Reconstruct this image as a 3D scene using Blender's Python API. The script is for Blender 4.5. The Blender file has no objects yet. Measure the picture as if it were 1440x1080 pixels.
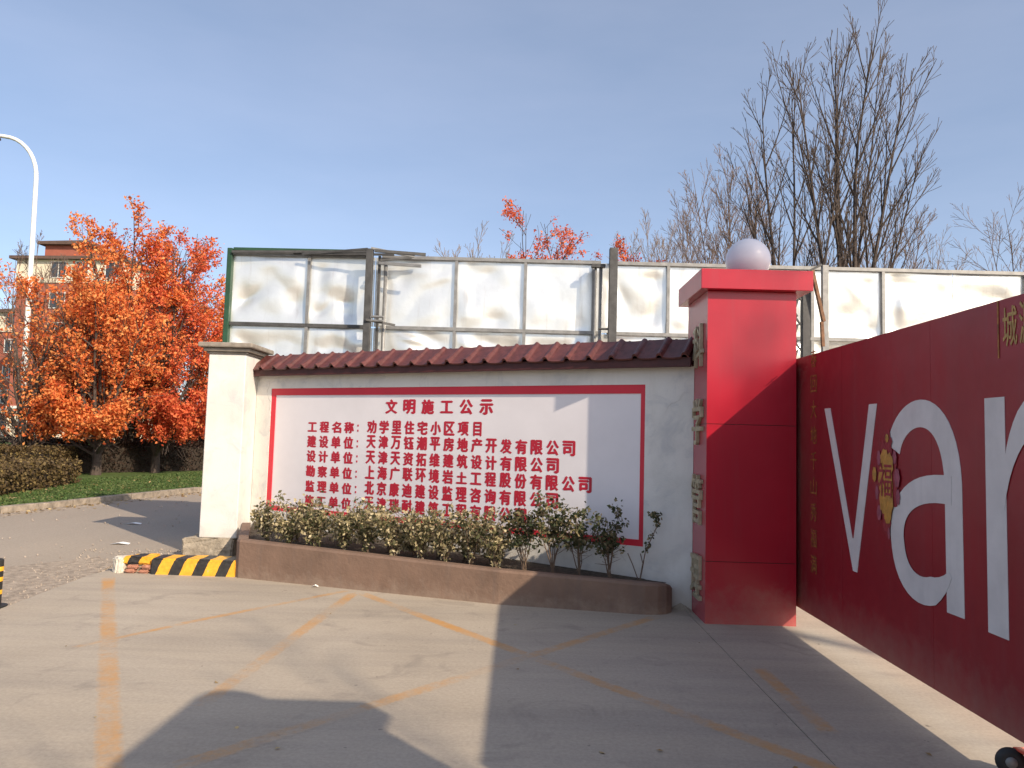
import bpy, bmesh, math, random
import numpy as np
from mathutils import Vector, Matrix, noise as mnoise
PI = math.pi
rad = math.radians
SC = bpy.context.scene
COL = SC.collection

# ------------------------------------------------------------------ camera
cam_d = bpy.data.cameras.new('camera')
cam = bpy.data.objects.new('camera', cam_d)
COL.objects.link(cam)
cam_d.sensor_width = 36.0
cam_d.lens = 26.5
cam_d.clip_end = 2000
pitch, yaw, roll = rad(4.137), math.atan(12 / 1060), math.atan(0.028)
Fv = Vector((-math.sin(yaw) * math.cos(pitch), math.cos(yaw) * math.cos(pitch), math.sin(pitch)))
R0 = Vector((math.cos(yaw), math.sin(yaw), 0))
U0 = R0.cross(Fv)
Rv = R0 * math.cos(roll) + U0 * math.sin(roll)
Uv = U0 * math.cos(roll) - R0 * math.sin(roll)
M = Matrix((Rv, Uv, -Fv)).transposed().to_4x4()
M.translation = Vector((0, 0, 1.5))
cam.matrix_world = M
SC.camera = cam

# ------------------------------------------------------------------ sky, sun, exposure
SUN = Vector((1.0, -1.076, 0.89)).normalized()          # towards the sun
w = bpy.data.worlds.new('World'); SC.world = w; w.use_nodes = True
nt = w.node_tree
bg = nt.nodes['Background']
sky = nt.nodes.new('ShaderNodeTexSky')
sky.sky_type = 'NISHITA'; sky.sun_disc = False
sky.sun_elevation = math.asin(SUN.z)
sky.sun_rotation = math.atan2(SUN.x, SUN.y)
sky.air_density = 0.75; sky.dust_density = 1.6; sky.ozone_density = 1.0
veil = nt.nodes.new('ShaderNodeMix'); veil.data_type = 'RGBA'; veil.blend_type = 'ADD'      # thin even winter haze over the whole sky
veil.inputs[0].default_value = 1.0; veil.inputs[7].default_value = (.72, .98, 1.5, 1)
tcw = nt.nodes.new('ShaderNodeTexCoord'); mpw = nt.nodes.new('ShaderNodeMapping'); mpw.inputs['Scale'].default_value = (1.2, 1.2, 4.5); mpw.inputs['Rotation'].default_value = (.25, .1, .4)
nzw = nt.nodes.new('ShaderNodeTexNoise'); nzw.inputs['Scale'].default_value = 1.6; nzw.inputs['Detail'].default_value = 6; nzw.inputs['Roughness'].default_value = .55
crw = nt.nodes.new('ShaderNodeValToRGB'); crw.color_ramp.elements[0].position = .38; crw.color_ramp.elements[0].color = (1.0, 1.12, 1.36, 1)
crw.color_ramp.elements[1].position = .72; crw.color_ramp.elements[1].color = (1.45, 1.5, 1.72, 1)
nt.links.new(tcw.outputs['Generated'], mpw.inputs[0]); nt.links.new(mpw.outputs[0], nzw.inputs['Vector']); nt.links.new(nzw.outputs['Fac'], crw.inputs[0]); nt.links.new(crw.outputs[0], veil.inputs[7])
nt.links.new(sky.outputs[0], veil.inputs[6]); nt.links.new(veil.outputs[2], bg.inputs[0])
bg.inputs[1].default_value = 0.128
sl = bpy.data.lights.new('sun', 'SUN'); sl.energy = 4.8; sl.angle = rad(0.5); sl.color = (1.0, 0.84, 0.65)
so = bpy.data.objects.new('sun', sl); COL.objects.link(so)
so.rotation_euler = SUN.to_track_quat('Z', 'Y').to_euler()
so.location = (20, -22, 18)
SC.view_settings.view_transform = 'Standard'
SC.view_settings.look = 'None'
SC.view_settings.exposure = 0.25
SC.view_settings.gamma = 1.0
SC.view_settings.use_curve_mapping = False

# ------------------------------------------------------------------ materials
def ramp(nt, fac, stops):
    r = nt.nodes.new('ShaderNodeValToRGB'); e = r.color_ramp.elements
    while len(e) < len(stops): e.new(0.5)
    for el, (p, c) in zip(e, stops):
        el.position = p; el.color = (*c, 1) if len(c) == 3 else c
    nt.links.new(fac, r.inputs[0]); return r.outputs[0]

def math_n(nt, op, a, b=None, c=None):
    n = nt.nodes.new('ShaderNodeMath'); n.operation = op
    for i, v in enumerate((a, b, c)):
        if v is None: continue
        if isinstance(v, (int, float)): n.inputs[i].default_value = v
        else: nt.links.new(v, n.inputs[i])
    return n.outputs[0]

def mixc(nt, fac, a, b, mode='MIX'):
    n = nt.nodes.new('ShaderNodeMix'); n.data_type = 'RGBA'; n.blend_type = mode
    for s, v in ((n.inputs[0], fac), (n.inputs[6], a), (n.inputs[7], b)):
        if isinstance(v, (int, float)): s.default_value = v
        elif isinstance(v, tuple): s.default_value = (*v, 1)
        else: nt.links.new(v, s)
    return n.outputs[2]

def noise_n(nt, scale, detail=4, rough=.55, vec=None, dist=0, stretch=None):
    n = nt.nodes.new('ShaderNodeTexNoise'); n.inputs['Scale'].default_value = scale
    n.inputs['Detail'].default_value = detail; n.inputs['Roughness'].default_value = rough
    n.inputs['Distortion'].default_value = dist
    if vec is None: vec = nt.nodes.new('ShaderNodeNewGeometry').outputs['Position']
    if stretch:
        m = nt.nodes.new('ShaderNodeMapping'); m.inputs['Scale'].default_value = stretch[0]
        m.inputs['Rotation'].default_value = (0, 0, stretch[1])
        nt.links.new(vec, m.inputs[0]); vec = m.outputs[0]
    nt.links.new(vec, n.inputs['Vector']); return n.outputs['Fac']

def bump_n(nt, bs, h, strength=.3, dist=.01):
    b = nt.nodes.new('ShaderNodeBump'); b.inputs['Strength'].default_value = strength
    b.inputs['Distance'].default_value = dist
    nt.links.new(h, b.inputs['Height']); nt.links.new(b.outputs[0], bs.inputs['Normal'])

def new_mat(name):
    m = bpy.data.materials.new(name); m.use_nodes = True
    return m, m.node_tree, m.node_tree.nodes['Principled BSDF']

def mat(name, col, rough=.7, metal=0, var=.25, scale=6, bump=.15, fine=60, bdist=.004, spec=.5, coat=0, tint=None, dust=0, streak=0):
    """base colour with two octaves of uneven wear and a fine relief"""
    m, nt, bs = new_mat(name)
    lo = tuple(c * (1 - var) for c in col); hi = tuple(min(1, c * (1 + var)) for c in col)
    if tint: lo = tint
    f = noise_n(nt, scale, 5, .6)
    c = ramp(nt, f, [(.3, lo), (.7, hi)])
    if streak:                                        # rain runs down the face
        c = mixc(nt, math_n(nt, 'MULTIPLY', ramp(nt, noise_n(nt, 1.0, 5, .6, stretch=((9, 9, .5), 0)), [(.52, (0, 0, 0)), (.72, (1, 1, 1))]), streak), c, tuple(v * .55 + .05 for v in col))
    if dust:                                          # mud splashed up from the ground
        sp_ = nt.nodes.new('ShaderNodeSeparateXYZ'); nt.links.new(nt.nodes.new('ShaderNodeNewGeometry').outputs['Position'], sp_.inputs[0])
        hz = math_n(nt, 'ADD', sp_.outputs[2], math_n(nt, 'MULTIPLY', noise_n(nt, 9, 6, .7), .5))
        c = mixc(nt, math_n(nt, 'MULTIPLY', ramp(nt, hz, [(.22, (1, 1, 1)), (dust + .25, (0, 0, 0))]), .38), c, (.33, .26, .20))
    nt.links.new(c, bs.inputs['Base Color'])
    bs.inputs['Roughness'].default_value = rough; bs.inputs['Metallic'].default_value = metal
    bs.inputs['Specular IOR Level'].default_value = spec
    bs.inputs['Coat Weight'].default_value = coat
    if bump: bump_n(nt, bs, noise_n(nt, fine, 3), bump, bdist)
    return m

def concrete_nodes(nt, warm=1.0):
    """worn trowelled concrete: broad patches, directional tyre drag streaks, specks; returns colour and height"""
    big = noise_n(nt, .55, 5, .6, dist=.6)
    drag = noise_n(nt, 1.0, 6, .62, stretch=((.35, 3.2, 1), rad(-14)))
    drag2 = noise_n(nt, 1.0, 5, .6, stretch=((.8, 9, 1), rad(8)))
    fine = noise_n(nt, 45, 4, .7)
    c = ramp(nt, big, [(.3, (.36, .305, .235)), (.7, (.46, .40, .32))])
    c = mixc(nt, math_n(nt, 'MULTIPLY', ramp(nt, drag, [(.42, (0, 0, 0)), (.72, (1, 1, 1))]), .5), c, (.225, .20, .175))
    c = mixc(nt, math_n(nt, 'MULTIPLY', ramp(nt, drag2, [(.5, (0, 0, 0)), (.75, (1, 1, 1))]), .35), c, (.47, .40, .31))
    c = mixc(nt, .22, c, ramp(nt, fine, [(.3, (.15, .13, .105)), (.7, (.54, .47, .38))]))
    st = noise_n(nt, 1.9, 6, .65, dist=1.2)
    c = mixc(nt, math_n(nt, 'MULTIPLY', ramp(nt, st, [(.56, (0, 0, 0)), (.70, (1, 1, 1))]), .45), c, (.20, .175, .15))
    sp = noise_n(nt, 9, 3, .5)
    c = mixc(nt, ramp(nt, noise_n(nt, 17, 2), [(.74, (0, 0, 0)), (.75, (.6, .6, .6))]), c, (.15, .13, .11))
    c = mixc(nt, ramp(nt, sp, [(.73, (0, 0, 0)), (.78, (.8, .8, .8))]), c, (.16, .14, .12))
    return c, fine

def make_concrete():
    m, nt, bs = new_mat('concrete'); c, h = concrete_nodes(nt)
    nt.links.new(c, bs.inputs['Base Color']); bs.inputs['Roughness'].default_value = .8
    bs.inputs['Specular IOR Level'].default_value = .3
    bump_n(nt, bs, h, .25, .004); return m

def make_paint_line():
    m, nt, bs = new_mat('worn_yellow_paint'); c, h = concrete_nodes(nt)
    wv = noise_n(nt, 1.1, 3, .5); ws = noise_n(nt, 16, 5, .75)
    a = math_n(nt, 'ADD', math_n(nt, 'MULTIPLY', wv, .9), math_n(nt, 'MULTIPLY', ws, .55))
    f = ramp(nt, a, [(.62, (.08, .08, .08)), (.90, (.78, .78, .78))])
    uv = nt.nodes.new('ShaderNodeUVMap'); uv.uv_map = 'strip'; su = nt.nodes.new('ShaderNodeSeparateXYZ'); nt.links.new(uv.outputs[0], su.inputs[0])
    eg = math_n(nt, 'MINIMUM', su.outputs[1], math_n(nt, 'SUBTRACT', 1.0, su.outputs[1]))
    en = math_n(nt, 'MINIMUM', math_n(nt, 'MULTIPLY', su.outputs[0], 5.0), math_n(nt, 'MULTIPLY', math_n(nt, 'SUBTRACT', 1.0, su.outputs[0]), 3.0))
    eg = math_n(nt, 'MINIMUM', eg, en)
    eg = math_n(nt, 'ADD', eg, math_n(nt, 'MULTIPLY', math_n(nt, 'SUBTRACT', noise_n(nt, 22, 4, .6), .5), .45))
    f = math_n(nt, 'MULTIPLY', f, ramp(nt, eg, [(.0, (0, 0, 0)), (.22, (1, 1, 1))]))
    c2 = mixc(nt, f, c, (.52, .25, .05))
    nt.links.new(c2, bs.inputs['Base Color']); bs.inputs['Roughness'].default_value = .75
    bs.inputs['Specular IOR Level'].default_value = .3
    bump_n(nt, bs, h, .25, .004); return m

def make_asphalt():
    m, nt, bs = new_mat('old_road'); 
    big = noise_n(nt, .4, 5, .6, stretch=((1, .35, 1), rad(-10))); fine = noise_n(nt, 38, 5, .75)
    c = ramp(nt, big, [(.3, (.26, .22, .175)), (.7, (.37, .31, .245))])
    c = mixc(nt, .4, c, ramp(nt, fine, [(.3, (.15, .125, .10)), (.7, (.46, .39, .31))]))
    nt.links.new(c, bs.inputs['Base Color']); bs.inputs['Roughness'].default_value = .85
    bump_n(nt, bs, fine, .4, .008); return m

def make_plaster(name, base=(.69, .675, .635)):
    m, nt, bs = new_mat(name)
    pos = nt.nodes.new('ShaderNodeNewGeometry').outputs['Position']
    big = noise_n(nt, 1.6, 5, .6, dist=.4); run = noise_n(nt, 1.0, 5, .6, stretch=((7, 7, .7), 0)); fine = noise_n(nt, 70, 4, .6)
    c = ramp(nt, big, [(.25, tuple(v * .80 for v in base)), (.5, base), (.8, tuple(min(.86, v * 1.06) for v in base))])
    c = mixc(nt, ramp(nt, noise_n(nt, 3.5, 5, .65, dist=1), [(.52, (0, 0, 0)), (.72, (.75, .75, .75))]), c, (.47, .48, .49))
    c = mixc(nt, math_n(nt, 'MULTIPLY', ramp(nt, run, [(.55, (0, 0, 0)), (.8, (1, 1, 1))]), .3), c, (.50, .47, .41))
    sep = nt.nodes.new('ShaderNodeSeparateXYZ'); nt.links.new(pos, sep.inputs[0])
    low = math_n(nt, 'ADD', sep.outputs[2], math_n(nt, 'MULTIPLY', noise_n(nt, 5, 4), .5))
    c = mixc(nt, ramp(nt, low, [(.22, (.75, .75, .75)), (.62, (0, 0, 0))]), c, (.43, .37, .29))
    # hairline cracks
    vo = nt.nodes.new('ShaderNodeTexVoronoi'); vo.feature = 'DISTANCE_TO_EDGE'; vo.inputs['Scale'].default_value = .9
    mp = nt.nodes.new('ShaderNodeMapping'); mp.inputs['Scale'].default_value = (1.4, 1.4, .45)
    wob = nt.nodes.new('ShaderNodeTexNoise'); wob.inputs['Scale'].default_value = 3; wob.inputs['Detail'].default_value = 5
    nt.links.new(pos, wob.inputs['Vector'])
    va = nt.nodes.new('ShaderNodeVectorMath'); va.operation = 'MULTIPLY_ADD'
    nt.links.new(wob.outputs['Color'], va.inputs[0]); va.inputs[1].default_value = (.35, .35, .35); nt.links.new(pos, va.inputs[2])
    nt.links.new(va.outputs[0], mp.inputs[0]); nt.links.new(mp.outputs[0], vo.inputs['Vector'])
    cr = ramp(nt, vo.outputs['Distance'], [(.0015, (.55, .55, .55)), (.006, (0, 0, 0))])
    cr2 = mixc(nt, ramp(nt, noise_n(nt, 1.2, 2), [(.5, (0, 0, 0)), (.6, (1, 1, 1))]), (0, 0, 0), cr)
    c = mixc(nt, cr2, c, (.25, .22, .18))
    nt.links.new(c, bs.inputs['Base Color']); bs.inputs['Roughness'].default_value = .8
    bs.inputs['Specular IOR Level'].default_value = .3
    h = math_n(nt, 'ADD', math_n(nt, 'MULTIPLY', big, 3), fine)
    bump_n(nt, bs, h, .35, .006); return m

def make_leaf(name, stops, trans=.35, rough=.6):
    m, nt, bs = new_mat(name)
    g = nt.nodes.new('ShaderNodeNewGeometry')
    r = g.outputs['Random Per Island']
    cl = noise_n(nt, 1.3, 3, .5)
    f = math_n(nt, 'ADD', math_n(nt, 'MULTIPLY', r, .6), math_n(nt, 'MULTIPLY', cl, .4))
    c = ramp(nt, f, stops)
    nt.links.new(c, bs.inputs['Base Color']); bs.inputs['Roughness'].default_value = rough
    bs.inputs['Specular IOR Level'].default_value = .25
    tr = nt.nodes.new('ShaderNodeBsdfTranslucent'); nt.links.new(c, tr.inputs[0])
    mx = nt.nodes.new('ShaderNodeMixShader'); mx.inputs[0].default_value = trans
    nt.links.new(bs.outputs[0], mx.inputs[1]); nt.links.new(tr.outputs[0], mx.inputs[2])
    nt.links.new(mx.outputs[0], nt.nodes['Material Output'].inputs[0]); return m

def make_stripes():
    """black and yellow warning paint in slanted bands"""
    m, nt, bs = new_mat('warning_stripe_paint')
    tc = nt.nodes.new('ShaderNodeTexCoord'); sep = nt.nodes.new('ShaderNodeSeparateXYZ')
    nt.links.new(tc.outputs['Object'], sep.inputs[0])
    u = math_n(nt, 'SUBTRACT', sep.outputs[0], math_n(nt, 'MULTIPLY', sep.outputs[2], .42))
    u = math_n(nt, 'ADD', u, math_n(nt, 'MULTIPLY', noise_n(nt, 14, 3), .014))
    fr = math_n(nt, 'FRACT', math_n(nt, 'DIVIDE', math_n(nt, 'ADD', u, 5.075), .245))
    s = math_n(nt, 'GREATER_THAN', fr, .53)
    wear = noise_n(nt, 22, 5, .7)
    ye = ramp(nt, wear, [(.35, (.72, .33, .03)), (.62, (.85, .45, .035))])
    bl = ramp(nt, wear, [(.35, (.018, .017, .018)), (.65, (.04, .038, .036))])
    c = mixc(nt, s, ye, bl)
    c = mixc(nt, ramp(nt, wear, [(.66, (0, 0, 0)), (.70, (1, 1, 1))]), c, (.42, .36, .29))
    nt.links.new(c, bs.inputs['Base Color']); bs.inputs['Roughness'].default_value = .55
    bump_n(nt, bs, wear, .3, .006); return m

def make_sheet():
    m, nt, bs = new_mat('galvanised_sheet')
    n1 = noise_n(nt, 2.2, 5, .6); n2 = noise_n(nt, 1.0, 4, .6, stretch=((9, 9, .8), 0)); fine = noise_n(nt, 120, 2)
    c = ramp(nt, n1, [(.3, (.72, .73, .70)), (.7, (.85, .86, .83))])
    c = mixc(nt, math_n(nt, 'MULTIPLY', ramp(nt, n2, [(.58, (0, 0, 0)), (.74, (1, 1, 1))]), .35), c, (.45, .38, .30))
    nt.links.new(c, bs.inputs['Base Color'])
    bs.inputs['Metallic'].default_value = .64; bs.inputs['Roughness'].default_value = .30
    bump_n(nt, bs, math_n(nt, 'ADD', n1, math_n(nt, 'MULTIPLY', fine, .03)), .25, .03); return m

MT = {}
MT['concrete'] = make_concrete(); MT['line'] = make_paint_line(); MT['road'] = make_asphalt()
MT['plaster'] = make_plaster('white_plaster'); MT['stripes'] = make_stripes(); MT['sheet'] = make_sheet()
MT['dirt'] = mat('gritty_dirt', (.33, .27, .21), .95, var=.4, scale=14, bump=.9, fine=50, bdist=.02)
MT['earth'] = mat('bare_earth', (.20, .165, .125), .95, var=.3, scale=.8, bump=.5, fine=12, bdist=.05)
MT['soil'] = mat('planter_soil', (.07, .055, .04), .95, var=.5, scale=30, bump=1, fine=60, bdist=.02)
MT['lawn'] = mat('mown_lawn', (.085, .13, .038), .9, var=.35, scale=2.5, bump=.9, fine=60, bdist=.03, spec=.2)
MT['kerb'] = mat('kerb_concrete', (.27, .225, .175), .85, var=.45, scale=7, bump=.4, fine=40, bdist=.01)
MT['block'] = mat('rough_cement', (.34, .29, .22), .9, var=.3, scale=12, bump=.8, fine=40, bdist=.015)
MT['white_cement'] = mat('whitewashed_cement', (.66, .60, .50), .9, var=.25, scale=14, bump=.8, fine=40, bdist=.015)
MT['brick'] = mat('exposed_brick', (.42, .20, .13), .9, var=.35, scale=25, bump=.8, fine=60, bdist=.01)
MT['planter'] = mat('brown_render', (.185, .118, .083), .8, var=.2, scale=3.0, bump=.4, fine=28, bdist=.012, dust=.12, streak=.35)
MT['red_panel'] = mat('red_composite_panel', (.40, .010, .026), .27, var=.07, scale=2, bump=.12, fine=1.6, bdist=.03, dust=.34, streak=.16)
MT['side_panel'] = mat('dull_red_composite_panel', (.40, .05, .07), .25, var=.06, scale=2, bump=.05, fine=3, bdist=.02)
MT['gate'] = mat('red_gate_paint', (.25, .007, .016), .40, var=.16, scale=1.4, bump=.35, fine=1.7, bdist=.05, dust=.42, streak=.22)
MT['gate_dark'] = mat('dark_red_stile', (.16, .012, .02), .5, var=.2, scale=5)
MT['letter'] = mat('grey_white_vinyl', (.64, .60, .585), .5, var=.10, scale=4, bump=.3, fine=1.7, bdist=.05, streak=.2)
MT['tile'] = mat('maroon_glazed_tile', (.105, .032, .028), .45, var=.35, scale=16, bump=.35, fine=60, bdist=.006)
MT['fascia'] = mat('dark_maroon_fascia', (.06, .014, .014), .6, var=.3, scale=12)
MT['board_red'] = mat('red_board_border', (.60, .018, .04), .45, var=.06, scale=3, bump=.05)
MT['board_white'] = mat('white_board_face', (.74, .71, .73), .42, var=.05, scale=1.5, bump=.1, fine=2.5, bdist=.03)
MT['text_red'] = mat("red_print", (.45, .010, .03), .5, var=.08, scale=8, bump=0)
MT['capstone'] = mat('grey_moulded_cement', (.24, .21, .175), .75, var=.25, scale=9, bump=.4, fine=40)
MT['globe'] = mat('opal_globe', (.68, .66, .72), .25, var=.02, bump=0)
MT['gold'] = mat('aged_gold_character', (.42, .36, .24), .5, metal=.25, var=.3, scale=14)
MT['gold_dim'] = mat('faded_gold_print', (.30, .12, .03), .7, var=.6, scale=26)
MT['foil'] = mat('gold_foil_paper', (.48, .25, .05), .45, metal=.2, var=.3, scale=22)
MT['foil_red'] = mat('red_paper', (.27, .02, .03), .6, var=.3, scale=22)
MT['pinkish'] = mat('pink_paper_edge', (.30, .07, .10), .6, var=.3, scale=22)
MT['steel'] = mat('weathered_grey_steel', (.065, .065, .065), .6, metal=.2, var=.35, scale=9)
MT['steel_light'] = mat('galvanised_tube', (.23, .23, .225), .5, metal=.4, var=.25, scale=9)
MT['rust'] = mat('rusty_brace', (.19, .10, .055), .85, var=.4, scale=14)
MT['green'] = mat('dark_green_frame', (.015, .06, .03), .55, var=.3, scale=8)
MT['white_paint'] = mat('white_lamp_paint', (.80, .80, .77), .45, var=.05, scale=3)
MT['black'] = mat('black_rubber', (.02, .02, .02), .6, var=.3, scale=20)
MT['yellow'] = mat('yellow_band', (.80, .42, .03), .5, var=.12, scale=20)
MT['bark_dark'] = mat('dark_bark', (.070, .052, .042), .9, var=.35, scale=10, bump=.6, fine=30, bdist=.02)
MT['bark_brown'] = mat('brown_twig_bark', (.15, .105, .08), .9, var=.3, scale=6, bump=0)
MT['bark_pale'] = mat('pale_twig_bark', (.20, .155, .125), .9, var=.3, scale=6, bump=0)
MT['stem'] = mat('shrub_stem', (.16, .11, .075), .9, var=.3, scale=30, bump=0)
MT['orange_leaf'] = make_leaf('orange_autumn_leaf', [(.12, (.30, .05, .025)), (.28, (.62, .13, .04)), (.5, (.84, .25, .07)), (.85, (.92, .46, .16))], .4)
MT['red_leaf'] = make_leaf('red_autumn_leaf', [(.12, (.28, .04, .025)), (.32, (.62, .10, .045)), (.6, (.80, .19, .07)), (.85, (.88, .34, .12))], .4)
MT['shrub_leaf'] = make_leaf('variegated_leaf', [(.1, (.030, .036, .016)), (.32, (.08, .085, .035)), (.48, (.22, .19, .10)), (.66, (.48, .40, .23)), (.85, (.68, .60, .40))], .25)
MT['shrub_leaf_green'] = make_leaf('dull_green_leaf', [(.1, (.02, .032, .014)), (.45, (.055, .07, .03)), (.66, (.15, .13, .065)), (.85, (.36, .29, .16))], .2)
MT['hedge_leaf'] = make_leaf('winter_hedge_leaf', [(.1, (.035, .024, .014)), (.4, (.085, .056, .028)), (.65, (.15, .105, .042)), (.88, (.26, .19, .07))], .2)
MT['hedge_dark'] = make_leaf('dark_hedge_leaf', [(.1, (.016, .010, .008)), (.5, (.036, .021, .016)), (.85, (.07, .042, .028))], .15)
MT['hedge_core'] = mat('hedge_twigs', (.035, .026, .018), .95, var=.4, scale=20, bump=0)
MT['litter'] = make_leaf('fallen_leaf', [(.1, (.12, .06, .03)), (.5, (.30, .20, .08)), (.85, (.5, .4, .22))], .1)
MT['brickwall'] = mat('apartment_brick', (.32, .10, .065), .9, var=.12, scale=2, bump=.2, fine=14)
MT['cream'] = mat('cream_render', (.70, .62, .48), .85, var=.08, scale=1)
MT['roof'] = mat('brown_roof', (.11, .07, .055), .8, var=.2, scale=3)
MT['glass'] = mat('window_glass', (.05, .06, .075), .15, var=.3, scale=.7, bump=0)
MT['window_white'] = mat('white_window_frame', (.75, .73, .68), .6, var=.05)
MT['grout'] = mat('dark_joint', (.03, .025, .022), .95, var=.2, bump=0)
MT['paper'] = mat('litter_paper', (.8, .79, .76), .8, var=.05, bump=0)
MT['caster_red'] = mat('orange_red_metal', (.62, .07, .03), .45, var=.3, scale=30)
MT['stone'] = mat('gravel', (.30, .25, .20), .9, var=.45, scale=18, bump=.3)

# ------------------------------------------------------------------ mesh helpers
class MB:
    def __init__(s): s.v = []; s.f = []
    def add(s, vs, fs):
        b = len(s.v); s.v += [tuple(v) for v in vs]; s.f += [tuple(i + b for i in f) for f in fs]; return s
    def box(s, a, b):
        x0, y0, z0 = a; x1, y1, z1 = b
        return s.add([(x0, y0, z0), (x1, y0, z0), (x1, y1, z0), (x0, y1, z0), (x0, y0, z1), (x1, y0, z1), (x1, y1, z1), (x0, y1, z1)],
                     [(0, 3, 2, 1), (4, 5, 6, 7), (0, 1, 5, 4), (1, 2, 6, 5), (2, 3, 7, 6), (3, 0, 4, 7)])
    def bar(s, p, q, wd, ht, up=(0, 0, 1)):
        p = Vector(p); q = Vector(q); d = (q - p).normalized(); u = Vector(up)
        if abs(d.dot(u)) > .95: u = Vector((0, 1, 0))
        sd = d.cross(u).normalized(); u = sd.cross(d).normalized()
        c = [sd * a * wd / 2 + u * b * ht / 2 for a, b in ((-1, -1), (1, -1), (1, 1), (-1, 1))]
        return s.add([p + k for k in c] + [q + k for k in c], [(0, 3, 2, 1), (4, 5, 6, 7), (0, 1, 5, 4), (1, 2, 6, 5), (2, 3, 7, 6), (3, 0, 4, 7)])
    def prism(s, poly, z0, z1):
        n = len(poly)
        return s.add([(x, y, z0) for x, y in poly] + [(x, y, z1) for x, y in poly],
                     [tuple(range(n - 1, -1, -1)), tuple(range(n, 2 * n))] + [(i, (i + 1) % n, n + (i + 1) % n, n + i) for i in range(n)])
    def tube(s, pts, rs, n=8, caps=True):
        pts = [Vector(p) for p in pts]
        if isinstance(rs, (int, float)): rs = [rs] * len(pts)
        b = len(s.v); ref = None
        for i, p in enumerate(pts):
            d = (pts[min(i + 1, len(pts) - 1)] - pts[max(i - 1, 0)])
            d = d.normalized() if d.length > 1e-9 else Vector((0, 0, 1))
            if ref is None: ref = Vector((1, 0, 0)) if abs(d.x) < .8 else Vector((0, 1, 0))
            a = d.cross(ref).normalized(); c = a.cross(d).normalized(); ref = c
            for k in range(n):
                t = 2 * PI * k / n; o = p + (a * math.cos(t) + c * math.sin(t)) * rs[i]
                s.v.append((o.x, o.y, o.z))
        for i in range(len(pts) - 1):
            for k in range(n):
                s.f.append((b + i * n + k, b + i * n + (k + 1) % n, b + (i + 1) * n + (k + 1) % n, b + (i + 1) * n + k))
        if caps:
            s.f.append(tuple(b + k for k in range(n - 1, -1, -1))); e = b + (len(pts) - 1) * n
            s.f.append(tuple(e + k for k in range(n)))
        return s
    def lathe(s, prof, n=32, c=(0, 0)):
        b = len(s.v)
        for r, z in prof:
            for k in range(n):
                t = 2 * PI * k / n; s.v.append((c[0] + r * math.cos(t), c[1] + r * math.sin(t), z))
        for i in range(len(prof) - 1):
            for k in range(n):
                s.f.append((b + i * n + k, b + i * n + (k + 1) % n, b + (i + 1) * n + (k + 1) % n, b + (i + 1) * n + k))
        s.f.append(tuple(b + k for k in range(n - 1, -1, -1))); e = b + (len(prof) - 1) * n
        s.f.append(tuple(e + k for k in range(n))); return s
    def mesh(s, name, m, smooth=False):
        me = bpy.data.meshes.new(name); me.from_pydata(s.v, [], s.f); me.update()
        if m: me.materials.append(m)
        if smooth: me.polygons.foreach_set('use_smooth', [True] * len(me.polygons))
        return me
    def build(s, name, m, parent=None, smooth=False, bevel=0, auto=None):
        return link(name, s.mesh(name, m, smooth), parent, bevel)

def link(name, me, parent=None, bevel=0):
    o = bpy.data.objects.new(name, me); COL.objects.link(o)
    if parent: o.parent = parent
    if bevel:
        bv = o.modifiers.new('bevel', 'BEVEL'); bv.width = bevel; bv.segments = 2; bv.limit_method = 'ANGLE'
    return o

def empty(name, loc=(0, 0, 0), rz=0):
    o = bpy.data.objects.new(name, None); COL.objects.link(o)
    o.location = loc; o.rotation_euler = (0, 0, rz); o.empty_display_size = .2; return o

def tag(o, label=None, cat=None, group=None, kind=None):
    if label: o['label'] = label
    if cat: o['category'] = cat
    if group: o['group'] = group
    if kind: o['kind'] = kind
    return o

def copy_tree(o, parent=None):
    c = o.copy(); COL.objects.link(c); c.parent = parent
    for ch in list(o.children): copy_tree(ch, c)
    return c

def leaves_mesh(name, centres, size, m, rng, flat=.0, jit=.35):
    """many small two-triangle leaves, each an island of its own"""
    c = np.asarray(centres, dtype=np.float64); n = len(c)
    a = rng.normal(size=(n, 3)); a /= np.linalg.norm(a, axis=1, keepdims=True)
    b = rng.normal(size=(n, 3))
    if flat: b[:, 2] *= (1 - flat); a[:, 2] *= (1 - flat); a /= np.linalg.norm(a, axis=1, keepdims=True)
    b -= a * (a * b).sum(1, keepdims=True); b /= np.linalg.norm(b, axis=1, keepdims=True)
    s = (size * (1 + jit * rng.uniform(-1, 1, n)))[:, None]
    nn = np.cross(a, b)
    v = np.empty((n, 4, 3))
    v[:, 0] = c - a * s * .55; v[:, 1] = c + b * s * .32 + nn * s * .12
    v[:, 2] = c + a * s * .55; v[:, 3] = c - b * s * .32 + nn * s * .12
    me = bpy.data.meshes.new(name)
    me.vertices.add(4 * n); me.vertices.foreach_set('co', v.ravel())
    me.loops.add(6 * n); me.polygons.add(2 * n)
    base = np.arange(n)[:, None] * 4
    idx = (base + np.array([[0, 1, 2, 0, 2, 3]])).ravel()
    me.loops.foreach_set('vertex_index', idx.astype(np.int32))
    me.polygons.foreach_set('loop_start', (np.arange(2 * n) * 3).astype(np.int32))
    me.update(calc_edges=True); me.validate()
    me.materials.append(m); return me

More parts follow.
